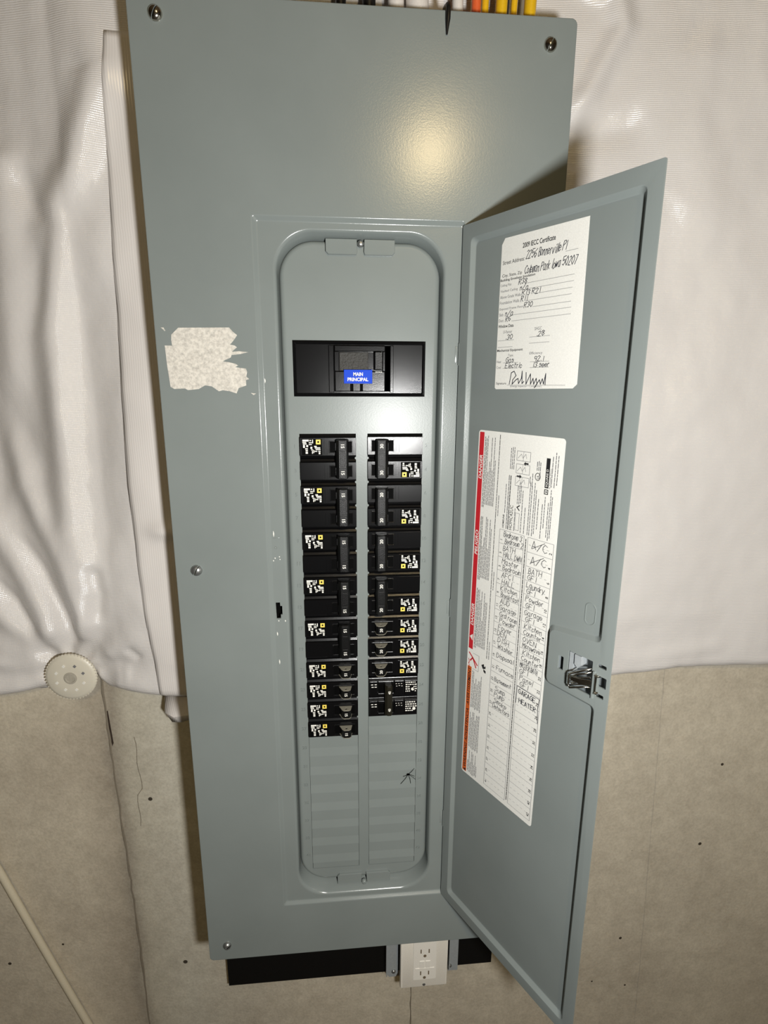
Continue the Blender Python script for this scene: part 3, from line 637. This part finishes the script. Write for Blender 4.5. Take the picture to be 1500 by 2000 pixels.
for st, a, b in (('R38', 2.72, -9.16), ('n/a', 2.8, -9.35), ('R13 R21', 2.9, -9.54), ('R11', 2.86, -9.73), ('R30', 3.02, -9.95), ('n/a', 2.18, -10.13), ('R6', 2.2, -10.33), ('.30', 2.25, -10.95), ('.28', 3.65, -10.92), ('Gas', 2.32, -11.74), ('92.1', 3.6, -11.74), ('Electric', 2.3, -11.93), ('13 seer', 3.55, -11.93)):
    m.hand(fc, st, a, b, 0.17, 0.02, dx=.2, maxw=0.13*len(st))
sg = [(2.55, -12.5), (2.62, -12.1), (2.75, -12.05), (2.85, -12.2), (2.7, -12.35), (2.68, -12.5), (2.85, -12.35), (2.95, -12.3), (2.98, -12.48), (3.1, -12.3), (3.12, -12.05), (3.14, -12.48), (3.22, -12.4)]
m.stroke(fc, sg, 0.03); m.stroke(fc, [(3.3, -12.1), (3.32, -12.5), (3.5, -12.15), (3.52, -12.5), (3.62, -12.3), (3.66, -12.5), (3.76, -12.3), (3.8, -12.5), (3.7, -12.62), (3.9, -12.35), (3.95, -12.5), (4.02, -12.32), (4.08, -12.5), (4.15, -12.15), (4.15, -12.52)], 0.03)
cs_ = part(m, 'certificate_sticker', [PAPER, INK, GREYINK, PEN, plain('ruled_line', (165, 165, 163), 0.6)], door)
cs_['label'] = 'white certificate sticker filled in by pen, upper half of the door'
# 2: long danger label with circuit directory; label coordinates a (right), b (up, zero at its top)
def fl(a, b, w=0.010): return D(1.133+a+b*0.0135, -DEP+w, -14.22+b-a*0.008)
m = MB(); ol = rr(0, 4.03, -15.38, 0, 0.12, 4)
m.mi = 0; m.loft([[fl(a, b, -0.002) for a, b in ol], [fl(a, b, 0.006) for a, b in ol]], True, True)
m.mi = 1; m.rect(fl, 0.06, 0.30, -9.25, -0.07)
m.mi = 2; m.rect(fl, 0.06, 0.30, -15.3, -10.08)
tx = lambda a, b: fl(a, b, 0.0125)
m.mi = 0
for st, b0, b1 in (('DANGER', -1.9, -.95), ('PELIGRO', -5.03, -4.0), ('DANGER', -8.16, -7.18)): m.text(st, tx, 0.265, b0, b1-b0, 0.16, rot=1, weight=0.02, shear=0.15)
m.flat(tx, [(0.265, -8.55), (0.265, -8.85), (0.09, -8.7)])
m.mi = 3
for st, b0, b1 in (('WARNING', -15.1, -13.85), ('ADVERTENCIA', -13.78, -12.12), ('AVERTISSEMENT', -11.95, -10.12)): m.text(st, tx, 0.265, b0, b1-b0, 0.16, rot=1, weight=0.015, shear=0.15)
m.flat(tx, [(0.265, -15.14), (0.265, -15.3), (0.11, -15.22)])
# shock pictogram
m.mi = 1
for a, b in (((0.12, -9.45), (0.34, -9.62)), ((0.34, -9.62), (0.2, -9.8)), ((0.34, -9.62), (0.55, -10.0)), ((0.34, -9.62), (0.62, -9.86))): m.stroke(tx, [a, b], 0.06)
m.stroke(tx, [(0.1, -9.75), (0.16, -9.9), (0.1, -9.95), (0.2, -10.1)], 0.03)
m.mi = 4
m.stroke(tx, [(0.36, -9.4), (0.7, -9.4), (0.7, -10.12), (0.36, -10.12)], 0.015)
m.mi = 3
m.flat(tx, [(0.86, -9.72), (1.0, -9.62), (1.02, -9.75), (1.1, -9.68), (1.1, -9.8), (0.95, -9.86)]); m.flat(tx, [(0.98, -9.85), (1.12, -9.9), (1.12, -10.02), (1.0, -9.97)])
# fine print: lines of type running up the label
def fine(a, b0, b1, wd=0.026):
    b = b0
    while b < b1-0.05:
        l = random.uniform(0.05, 0.2); e = min(b+l, b1); m.stroke(tx, [(a, b), (a, e)], wd); b = e+0.035
for b0, b1 in ((-3.0, -0.2), (-6.05, -3.3), (-9.1, -6.4)):
    for k in range(9):
        m.mi = 3 if k in (0, 1) else 5
        fine(0.38+0.072*k, b0+(0.12 if k > 1 else 0), b1-random.choice((0, 0.1, 0.5, 0.9, 1.3) if k > 1 else (0, .1)))
    m.mi = 3; fine(1.13, b0-.2, b1+.1); m.mi = 5; fine(1.24, b0-.2, b0+.6)
for b0, b1 in ((-12.0, -10.2), (-14.0, -12.15), (-15.25, -14.1)):
    for k in range(8):
        m.mi = 5; fine(0.38+0.075*k, b0+random.uniform(0, .1), b1-random.choice((0, 0.0, 0.3, .5)))
# header block
m.mi = 3
m.text('HOMC42UC', tx, 1.98, -3.6, 0.95, 0.15, rot=1, weight=0.0)
m.mi = 3; m.text('HOMELINE', tx, 1.58, -3.6, 0.52, 0.08, rot=1, weight=0.02)
m.mi = 5
fine(1.58, -3.0, -1.9); fine(1.70, -3.6, -1.55, .03); fine(2.08, -3.6, -2.75)
m.mi = 3; fine(1.78, -3.6, -1.5, .035)
m.mi = 5; m.stroke(tx, [(2.12, -3.55), (2.12, -2.9), (2.3, -2.9), (2.3, -3.55), (2.12, -3.55)], 0.012)
m.mi = 3; m.stroke(tx, [(2.28, -2.6), (2.16, -2.68), (2.28, -2.78)], 0.04)
m.mi = 5
for a, b0, b1 in ((2.16, -2.55, -1.85), (2.24, -2.55, -1.75), (2.31, -2.5, -1.8), (2.4, -3.6, -1.95), (2.55, -3.6, -2.6), (2.72, -3.6, -1.6), (2.8, -3.6, -1.7), (2.92, -3.6, -1.62), (3.0, -3.5, -1.9), (3.12, -3.3, -2.2), (3.3, -3.6, -2.3), (3.4, -3.2, -2.0), (3.55, -3.5, -2.2), (3.63, -3.6, -1.8), (3.7, -3.5, -2.0), (3.6, -1.7, -.6), (3.72, -1.7, -.5), (3.82, -1.6, -.6), (1.72, -1.3, -.5), (1.8, -1.3, -.5), (1.88, -1.3, -.5), (2.68, -1.7, -1.4), (2.78, -1.8, -1.3), (2.95, -1.2, -.9), (3.02, -1.2, -.85), (3.09, -1.5, -.9)): fine(a, b0, b1)
m.mi = 4
for b in (-.95, -1.42, -1.88):
    m.stroke(tx, [(2.0, b), (2.62, b), (2.62, b+.34), (2.0, b+.34), (2.0, b)], 0.014); m.stroke(tx, [(2.3, b), (2.3, b+.34)], 0.01); m.stroke(tx, [(2.05, b+.08), (2.2, b+.24), (2.28, b+.1), (2.4, b+.26), (2.45, b+.1)], 0.012)
m.mi = 3
m.flat(tx, [(2.55, -1.0), (2.42, -1.0), (2.42, -.96), (2.34, -1.04), (2.42, -1.12), (2.42, -1.06), (2.55, -1.06)]); m.flat(tx, [(2.05, -1.5), (2.18, -1.5), (2.18, -1.45), (2.28, -1.53), (2.18, -1.61), (2.18, -1.56), (2.05, -1.56)])
ring = [(3.0+.11*math.cos(i*math.pi/10), -1.42+.13*math.sin(i*math.pi/10)) for i in range(21)]; m.stroke(tx, ring, 0.022); m.text('UL', tx, 3.06, -1.5, 0.15, 0.10, rot=1, weight=0.01)
m.rect(tx, 3.33, 3.49, -1.76, -0.72); m.stroke(tx, [(3.34, -1.97), (3.48, -1.97), (3.48, -1.82), (3.34, -1.82), (3.34, -1.97)], 0.03); m.rect(tx, 3.385, 3.44, -1.92, -1.87)
m.mi = 0; tx2 = lambda a, b: fl(a, b, 0.015); m.text('SQUARE D', tx2, 3.46, -1.72, 0.62, 0.10, rot=1, weight=0.01); m.mi = 5; m.text('by Schneider Electric', tx, 3.58, -1.76, 0.7, 0.07, rot=1)
# circuit directory
m.mi = 4
TB, TT = -15.15, -3.68; rh = (TT-TB)/21
for a in (1.40, 2.60, 2.78, 3.93): m.stroke(tx, [(a, TB), (a, TT)], 0.014)
for k in range(22):
    b = TT-k*rh
    m.stroke(tx, [(1.40, b), (2.60, b)], 0.013); m.stroke(tx, [(2.78, b), (3.93, b)], 0.013)
    if k < 21:
        for a0, a1 in ((1.62, 2.55), (2.85, 3.72)):
            a = a0
            while a < a1: m.stroke(tx, [(a, b-rh/2), (a+.09, b-rh/2)], 0.011); a += 0.2
m.mi = 3; fine(2.69, TB+.1, TT-.1, 0.035)
m.mi = 6
for k in range(21):
    b = TT-k*rh-rh*0.75
    m.text(str(2*k+1), tx, 1.56, b, None, 0.11, rot=1, weight=0.005); m.text(str(2*k+2), tx, 3.88, b, None, 0.12, rot=1, weight=0.01)
m.mi = 7
HL = ['Bedroom 3/Bedroom 2', 'BATH/HALL DWN', 'Master/Bedroom', 'AFCI/HALL', 'Kitchen/Breakfast', 'AUD/Garage', 'Grd room/Powder', 'Foyer/DEN', 'DISH/Washer', 'Disposal', 'Furnace', 'Basement', 'Sump/Pump', 'Smoke/Detectors']
HR = ['A/C', 'A/C', 'BATH/GFI', 'Laundry/GFI', 'Powder/GFI', 'Garage/GFI', 'Kitchen/Counter', 'OVEN/Microwave', 'Kitchen/Counter', 'MASTER BATH/GFI', 'Panel/GFI']
for k, st in enumerate(HL):
    for j, w in enumerate(st.split('/')):
        b = TT-k*rh-(rh*0.46 if j == 0 else rh*0.93); 
        if '/' not in st: b -= rh*0.25
        m.hand(tx, w, 1.6+random.uniform(0, .1), b, 0.2, 0.021, sl=random.uniform(-.03, .05), dx=.1, maxw=0.92)
for k, st in enumerate(HR):
    if st == 'A/C':
        m.hand(tx, 'A/C', 2.98, TT-k*rh-rh*.75, 0.3, 0.022); m.stroke(tx, [(3.0, TT-k*rh-rh*.7), (3.55, TT-k*rh-rh*.1)], 0.02); continue
    for j, w in enumerate(st.split('/')): m.hand(tx, w, 2.86+random.uniform(0, .1), TT-k*rh-(rh*0.46 if j == 0 else rh*0.93), 0.2, 0.021, sl=random.uniform(-.03, .05), dx=.1, maxw=0.85)
m.mi = 8
m.hand(tx, 'GARAGE', 2.9, TT-11.55*rh-.0, 0.2, 0.026, maxw=.85); m.hand(tx, 'HEATER', 2.95, TT-12.25*rh, 0.2, 0.026, maxw=.85)
m.stroke(tx, [(2.82, TT-11.02*rh), (3.9, TT-11.1*rh), (3.86, TT-11.9*rh), (3.9, TT-12.95*rh)], 0.025); m.stroke(tx, [(2.82, TT-11.02*rh), (2.8, TT-12.4*rh)], 0.022)
wl = part(m, 'wiring_label', [PAPER, RED, ORANGE, INK, GREYINK, FINEINK, INK, PENCIL, PEN], door)
wl['label'] = 'long white danger label with red and orange stripe and handwritten circuit list'

# ------------------------------------------------------------------ main breaker
mb_loc = (7.62, 0.9, -13.0)
root = thing('main_breaker', 'wide black main breaker with a blue sticker at the top of the trim', 'circuit breaker', mb_loc)
def mp(m, name, mats, parent=None, smooth=None): return m.build(name, mats, parent or root, mb_loc, smooth)
m = MB()
# frame and wings
m.loft([at(rr(5.02, 10.23, -12.98, -10.87, .02, 1), 0.9), at(rr(5.02, 10.23, -12.98, -10.87, .02, 1), 0.5), at(rr(5.08, 10.17, -12.92, -10.93, .02, 1), 0.47), at(rr(5.13, 10.12, -12.86, -11.0, .02, 1), 0.53)], True, True)
m.fbox(6.40, 6.60, -12.84, -11.03, 0.6, 0.47, 0.02); m.fbox(8.83, 8.97, -12.84, -11.03, 0.6, 0.47, 0.02)
mp(m, 'body', BLACK)
m = MB(); m.fbox(6.63, 8.62, -12.8, -12.02, 0.6, 0.36, 0.03); m.fbox(6.63, 8.62, -11.27, -11.04, 0.6, 0.36, 0.03); m.fbox(6.63, 6.80, -12.02, -11.27, 0.6, 0.37, 0.015); m.fbox(8.53, 8.62, -12.02, -11.27, 0.6, 0.37, 0.015); mp(m, 'centre_block', BLACK)
m = MB(); m.box(8.62, 8.83, 0.53, 0.56, -12.8, -11.04); m.box(6.8, 8.53, 0.55, 0.58, -12.02, -11.27); m.box(7.23, 7.36, 0.352, 0.4, -12.79, -12.5); m.box(7.62, 7.74, 0.352, 0.4, -12.79, -12.5); mp(m, 'slots', SEAM)
m = MB(); m.fbox(6.82, 7.96, -12.0, -11.29, 0.6, 0.45, 0.02); mp(m, 'rough_panel', plain('textured_black', (44, 43, 40), 0.6, bump=1.0, bscale=420))
m = MB(); m.zprism([(8.16, 0.6), (8.5, 0.6), (8.48, 0.12), (8.22, 0.12)], -11.97, -11.28, 0.03); mp(m, 'handle', BLACKR)
m = MB(); f2 = lambda a, b: (a, 0.352, b)
for k in range(4): m.rect(f2, 8.24+.07*k, 8.29+.07*k, -12.03-.03, -12.03)
mp(m, 'handle_mark', WHITEINK)
m = MB(); m.mi = 0; m.fbox(6.99, 8.11, -12.49, -11.96, 0.36, 0.335, 0.006); m.mi = 1
f2 = lambda a, b: (a, 0.332, b); m.text('MAIN', f2, 7.36, -12.2, 0.38, 0.14, weight=0.03); m.text('PRINCIPAL', f2, 7.13, -12.4, 0.82, 0.14, weight=0.03)
mp(m, 'sticker', [BLUE, WHITEINK])['label'] = 'blue sticker with white capitals'

# ------------------------------------------------------------------ branch breakers (local inches: x right, y into the panel, z up; origin at the centre of the trim opening)
HWD = 1.13
def pole_body(m, zc, pocket=True):
    """one pole: stepped shoulders top and bottom, a raised face with a pocket for the handle"""
    zt, zb = zc+0.495, zc-0.495
    prof = [(0.5, zt), (0.02, zt), (-0.01, zt-0.02), (-0.05, zt-0.115), (-0.13, zt-0.13), (-0.16, zt-0.155)]
    lo = [(-0.16, zb+0.13), (-0.13, zb+0.11), (-0.05, zb+0.095), (-0.01, zb+0.02), (0.02, zb), (0.5, zb)]
    pr = prof+lo
    m.loft([[(x, y, z) for y, z in pr] for x in (-HWD, HWD)], True, True)
    # proud rim around the handle pocket
    z0, z1 = zc-0.24, zc+0.2
    for a, b, c, d in ((0.04, 0.98, z1, z1+0.035), (0.04, 0.98, z0-0.035, z0), (0.04, 0.075, z0, z1)):
        m.fbox(a, b, c, d, -0.14, -0.185, 0.008)
    for a, b, c, d in ((-0.16, -0.145, zc-.33, zc+.22), (-0.03, -0.02, zc-.33, zc+.22), (-1.1, -0.2, zc-.345, zc-.335), (1.0, 1.01, zc-.33, zc+.22)): m.fbox(a, b, c, d, -0.15, -0.168, 0.003)
    m.mi = 1; m.box(0.08, 0.98, -0.168, -0.15, z0, z1); m.mi = 0
LABEL = [(0, 0, .34, .12), (0, .15, .2, .22), (.02, .25, .22, .32), (.03, .35, .13, .55), (.38, .02, .46, .1), (.52, 0, .57, .25), (.34, .18, .5, .24), (.34, .3, .5, .36), (.14, .58, .28, .66), (.16, .7, .28, .78), (.16, .82, .28, .95), (.42, .48, .52, .62), (.46, .66, .56, .72), (.5, .76, .55, .95),
         (.58, .7, .62, .9), (.62, .42, .76, .5), (.66, .52, .95, .6), (.7, .64, .96, .7), (.64, .76, .78, .82), (.84, .76, .96, .82), (.86, .86, .95, .98), (.2, .36, .3, .5)]
def rating(root, zc, nm='rating_label'):
    m = MB(); X0, X1, ZT, ZB = -1.02, -0.27, zc+0.28, zc-0.32
    m.mi = 0; m.box(X0-.03, X1+.03, -0.167, -0.155, ZB-.02, ZT+.02)
    f2 = lambda a, b: (X0+a*(X1-X0), -0.1685, ZT-b*(ZT-ZB))
    m.mi = 1
    for a, b, c, d in LABEL: m.rect(f2, a, c, b, d)
    m.mi = 2; m.rect(f2, .72, .97, .0, .32)
    f3 = lambda a, b: (X0+a*(X1-X0), -0.1695, ZT-b*(ZT-ZB)); m.mi = 0; m.rect(f3, .80, .89, .1, .22)
    return m.build(nm, [SEAM, WHITEINK, YELLOWINK], root, (0, 0, 0))
def num(m, st, x, y, z, h, mi=1, r=3):
    o = m.mi; m.mi = mi; vs, fs, tw, th = text2d(st, 0.02); s_ = h/th; w = tw*s_
    f2 = lambda a, b: (a, y, b)
    if r == 3: m.text(st, f2, x-h/2, z+w/2, w, h, rot=3, weight=0.02)
    else: m.text(st, f2, x+h/2, z-w/2, w, h, rot=1, weight=0.02)
    m.mi = o
TOG = [(0.28, -0.18), (0.84, -0.18), (0.80, -0.42), (0.74, -0.52), (0.44, -0.52), (0.34, -0.40)]
def two_pole(amps, label, group):
    root = thing('two_pole_breaker', label, 'circuit breaker', (0, 0, 0), group)
    m = MB(); pole_body(m, 0.5); pole_body(m, -0.5); m.build('body', [BLACK, SEAM], root, (0, 0, 0))
    m = MB(); m.mi = 0; m.zprism(TOG, -0.80, 0.80, 0.035)
    for zc in (0.54, -0.54): m.fbox(0.46, 0.72, zc-.2, zc+.2, -0.5, -0.528, 0.012); num(m, amps, 0.59, -0.531, zc, 0.14)
    m.fbox(0.48, 0.70, -.28, .28, -0.5, -0.523, 0.01)
    for zc in (0.5, -0.5): m.box(0.3, 0.8, -0.3, -0.1, zc-.15, zc+.15)
    m.build('handle', [BLACKR, WHITEINK], root, (0, 0, 0))
    rating(root, 0.5)
    return root
def one_pole(amps, label, group):
    root = thing('single_pole_breaker', label, 'circuit breaker', (0, 0, 0), group)
    m = MB(); pole_body(m, 0.0); m.build('body', [BLACK, SEAM], root, (0, 0, 0))
    T1 = [(0.28, -0.1), (0.86, -0.1), (0.80, -0.50), (0.72, -0.57), (0.48, -0.57), (0.40, -0.48)]
    m = MB(); m.zprism(T1, -0.21, 0.17, 0.02); num(m, amps, 0.59, -0.5725, -0.03, 0.13)
    h = m.build('handle', [BLACKR, WHITEINK], root, (0, 0, 0))
    c = MB(); c.tube([(0.59, -0.42, -1), (0.59, -0.42, 1)], 0.05, 12); cut(h, [c.build('c', SEAM, root, (0, 0, 0))])
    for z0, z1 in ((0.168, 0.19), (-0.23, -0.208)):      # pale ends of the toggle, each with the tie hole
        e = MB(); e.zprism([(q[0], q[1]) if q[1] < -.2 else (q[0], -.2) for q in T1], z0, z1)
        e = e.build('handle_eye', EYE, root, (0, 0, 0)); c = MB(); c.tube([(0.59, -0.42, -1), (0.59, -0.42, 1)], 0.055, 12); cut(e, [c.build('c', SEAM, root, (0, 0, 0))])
    rating(root, 0.0)
    return root
def copy_tree(o):
    r = o.copy(); COL.objects.link(r)
    for ch in o.children: d = ch.copy(); COL.objects.link(d); d.parent = r
    return r
XL, XR = (LX0+LX1)/2, (RX0+RX1)/2
ordn = ['uppermost', 'second', 'third', 'fourth', 'fifth']
def put(o, x, k, n, flip, label):
    o.location = P(x, TF, Z0-k-n/2); o.rotation_euler = (0, math.pi if flip else 0, 0); o['label'] = label
p15 = two_pole('15', '', 'two-pole breakers in the left column')
for i in range(5):
    o = p15 if i == 0 else copy_tree(p15)
    put(o, XL, 2*i, 2, False, 'black two-pole breaker, %s of five with a tied 15 handle, left column' % ordn[i])
p30 = two_pole('30', '', 'two-pole breakers in the right column'); put(p30, XR, 0, 2, True, 'black two-pole breaker with a tied 30 handle at the top of the right column')
p20 = two_pole('20', '', 'two-pole breakers in the right column')
for i in range(3):
    o = p20 if i == 0 else copy_tree(p20)
    put(o, XR, 2+2*i, 2, True, 'black two-pole breaker, %s of three with a tied 20 handle, right column' % ordn[i])
s15 = one_pole('15', '', 'single-pole breakers in the left column')
for i in range(4):
    o = s15 if i == 0 else copy_tree(s15)
    put(o, XL, 10+i, 1, False, 'black single-pole breaker marked 15, %s of the four at the bottom left' % ('lowest' if i == 3 else ordn[i]))
s20 = one_pole('20', '', 'single-pole breakers in the right column')
for i in range(3):
    o = s20 if i == 0 else copy_tree(s20)
    put(o, XR, 8+i, 1, True, 'black single-pole breaker marked 20, %s of three in the right column' % ordn[i])
# the odd one: 40 amp two-pole of another make
root = thing('two_pole_breaker', 'black two-pole breaker with a slim tied 40 handle, lowest in the right column', 'circuit breaker', (XR, TF, Z0-12), 'two-pole breakers in the right column')
m = MB()
for zc in (0.5, -0.5):
    m.fbox(-HWD, HWD, zc-.49, zc+.49, 0.5, -0.10, 0.04); m.fbox(-HWD+.04, -0.72, zc-.3, zc+.36, -0.1, -0.2, 0.03); m.fbox(-0.70, 0.02, zc+.2, zc+.36, -0.1, -0.2, 0.03); m.fbox(-0.70, 0.02, zc-.36, zc-.26, -0.1, -0.18, 0.03)
    m.fbox(0.05, 0.48, zc-.28, zc+.36, -0.1, -0.2, 0.03); m.fbox(0.52, HWD-.03, zc-.36, zc+.34, -0.1, -0.19, 0.02)
    m.mi = 1; m.box(-0.68, 0.02, -0.105, -0.09, zc-.26, zc+.2)
    m.mi = 2
    for a, b in ((-1.02, .18), (-.86, .18), (-1.0, .06), (-.86, .06)): m.box(a, a+.1, -0.203, -0.19, zc+b, zc+b+.035)
    for a, b in ((.1, .2), (.22, .2), (.34, .2), (.12, .08), (.24, .1), (.36, .08)): m.box(a, a+.06, -0.203, -0.19, zc+b, zc+b+.02)
    m.mi = 0
m.build('body', [BLACK, SEAM, WHITEINK], root, (0, 0, 0))
m = MB(); m.zprism([(-0.42, -.1), (-0.06, -.1), (-0.06, -0.40), (-0.12, -0.47), (-0.30, -0.47), (-0.40, -0.38)], -0.78, 0.72, 0.04)
for zc in (0.42, -0.46): num(m, '40', -0.2, -0.475, zc, 0.12, 1, 1)
m.build('handle', [OLIVE, WHITEINK], root, (0, 0, 0))
m = MB(); f2 = lambda a, b: (a, -0.193, b)
for zc in (0.5, -0.5):
    m.mi = 0
    for k in range(5):
        a = 0.56
        while a < 1.04:
            l = random.uniform(.03, .1); 
            if not (zc < 0 and k > 2 and a > .85) and not (zc > 0 and .75 < a < .9 and k > 1): m.rect(f2, a, a+l, zc+.22-k*.11, zc+.27-k*.11)
            a += l+.03
    m.flat(f2, [(0.82+(.07 if zc > 0 else .14)+.075*math.cos(i*math.pi/8), zc-.1+.075*math.sin(i*math.pi/8)) for i in range(16)])
m.build('rating_label', [WHITEINK], root, (0, 0, 0))

# ------------------------------------------------------------------ outlet below the panel
ol_ = (11.26, 3.9, -47.1)
root = thing('outlet', 'ivory wall receptacle with two sockets and test buttons below the panel', 'outlet', ol_)
def op(m, name, mats, smooth=None): return m.build(name, mats, root, ol_, smooth)
m = MB(); m.fbox(9.87, 12.65, -47.08, -42.55, 3.0, 2.68, 0.09, 0.06, 2); op(m, 'wall_plate', IVORY, 40)
m = MB(); m.fbox(10.1, 12.42, -46.9, -42.7, 3.9, 3.0, 0.02); op(m, 'device_box', GALV)
m = MB(); m.fbox(10.60, 11.96, -46.45, -43.2, 2.75, 2.63, 0.02, 0.04, 2)
m.fbox(10.98, 11.26, -45.55, -45.05, 2.68, 2.60, 0.015); m.fbox(11.32, 11.6, -45.55, -45.05, 2.68, 2.60, 0.015); m.fbox(10.72, 11.84, -45.64, -45.57, 2.66, 2.605, 0.01); op(m, 'receptacle', IVORY2)
SLOTM = plain('slot_shadow', (120, 105, 85), 0.7)
for zc in (-44.35, -45.95):
    for x in (11.05, 11.52):
        m = MB(); m.prism([(x-.035, zc-.14), (x+.035, zc-.14), (x+.035, zc+.14), (x-.035, zc+.14)], 2.64, 2.624); op(m, 'socket_slot', SLOTM)
    m = MB(); m.prism([(11.28+.09*math.cos(i*math.pi/6), zc-.34+.1*math.sin(i*math.pi/6)) for i in range(12)], 2.64, 2.624); op(m, 'ground_hole', SLOTM)
m = MB(); m.lathe((11.27, -46.87), [(0.09, 2.7), (0.09, 2.66), (0.05, 2.64)], 16); m.fbox(11.255, 11.285, -46.95, -46.79, 2.66, 2.636, 0.004); op(m, 'plate_screw', ZINC, 50)
for x0, x1, zb in ((9.1, 9.83, -47.27), (12.88, 13.48, -47.2)):
    m = MB(); m.prism([(x0, zb+.3), (x0+.2, zb), (x1-.12, zb), (x1, zb+.3), (x1, -39.9), (x0, -39.9)] if x0 < 10 else [(x0, zb), (x1, zb), (x1, -39.9), (x0, -39.9)], 3.92, 3.55)
    m.box(x0, x0+.06, 3.3, 3.6, zb+.35, -40); op(m, 'mounting_bracket', GALV)
    m = MB(); c = ((x0+x1)/2+(.1 if x0 < 10 else -.2), zb+.42); m.lathe(c, [(.13, 3.56), (.12, 3.48), (.06, 3.44)], 14); op(m, 'bracket_screw', ZINC, 50)

# ------------------------------------------------------------------ cables
def cable(name, pts, r, mat, label, cat='cable', group=None):
    base = pts[0]; m = MB()
    if isinstance(r, tuple):      # flat sheathed cable: oval section
        m.tube(pts, r[0], 12); L = len(m.v)
    else: m.tube(pts, r, 12)
    o = m.build(name, mat, None, base, smooth=60); o.location = P(*base); return tag(o, label, cat, group)
gp = 'cables entering the top of the panel'
for x, y, r, mat, lab in ((11.98, 1.3, .17, ORGJ, 'orange sheathed cable entering the top of the panel'), (12.34, 1.5, .13, YELJ, 'yellow cable beside the orange one above the panel'), (12.84, 1.15, .21, YELJ, 'thicker yellow cable left of the black one above the panel'),
                     (13.14, 1.9, .17, BLKJ, 'black cable between the yellow ones above the panel'), (13.42, 1.6, .12, YELJ, 'slim yellow cable right of the black one above the panel'), (13.9, 1.15, .22, YELJ, 'rightmost yellow cable above the panel'),
                     (11.35, 1.4, .2, WHTJ, 'white cable left of the orange one above the panel'), (9.9, 1.5, .42, WHTJ, 'thick white cable above the middle of the panel'), (9.1, 1.6, .3, WHTJ, 'white cable left of the thick white one above the panel'),
                     (7.0, 1.6, .2, BLKJ, 'left black cable above the middle of the panel'), (8.05, 1.7, .25, BLKJ, 'right black cable beside the white ones above the panel')):
    n_ = 10; pts = [(x+.12*math.sin(i*.7+x), y+0.05*i*0.15, -0.61+i*3.1) for i in range(n_)]
    pts[0] = (x, y, -0.60)
    cable('power_cable', pts, r, mat, lab, 'cable', gp)
# slim black tail hanging over the top edge of the cover
m = MB(); m.tube([(10.72, 0.6, 0.35), (10.715, 0.2, 0.22), (10.71, -0.02, 0.12), (10.705, -0.075, 0.0), (10.70, -0.07, -0.3), (10.69, -0.055, -0.5), (10.68, -0.04, -0.75)], [.1, .1, .1, .09, .085, .06, .03], 10)
o = m.build('cable_tie', BLKJ, None, (10.7, 0, 0.3), smooth=60); o.location = P(10.7, 0, 0.3); tag(o, 'short black cable tie tail hanging over the top edge of the panel', 'cable tie')
pts = [(-15.0, 4.4, -28.0), (-14.8, 4.38, -29.4), (-14.4, 4.3, -31.0), (-13.6, 4.22, -33.0), (-12.7, 4.22, -36.0), (-11.9, 4.25, -38.6), (-10.9, 4.3, -42.3), (-9.75, 4.32, -46.3), (-8.75, 4.34, -49.7), (-7.6, 4.34, -53.6), (-6.6, 4.34, -58.0), (-6.0, 4.34, -67.8)]
cable('loose_cable', pts, 0.19, CREAM, 'cream cable running down the bare concrete at the lower left')
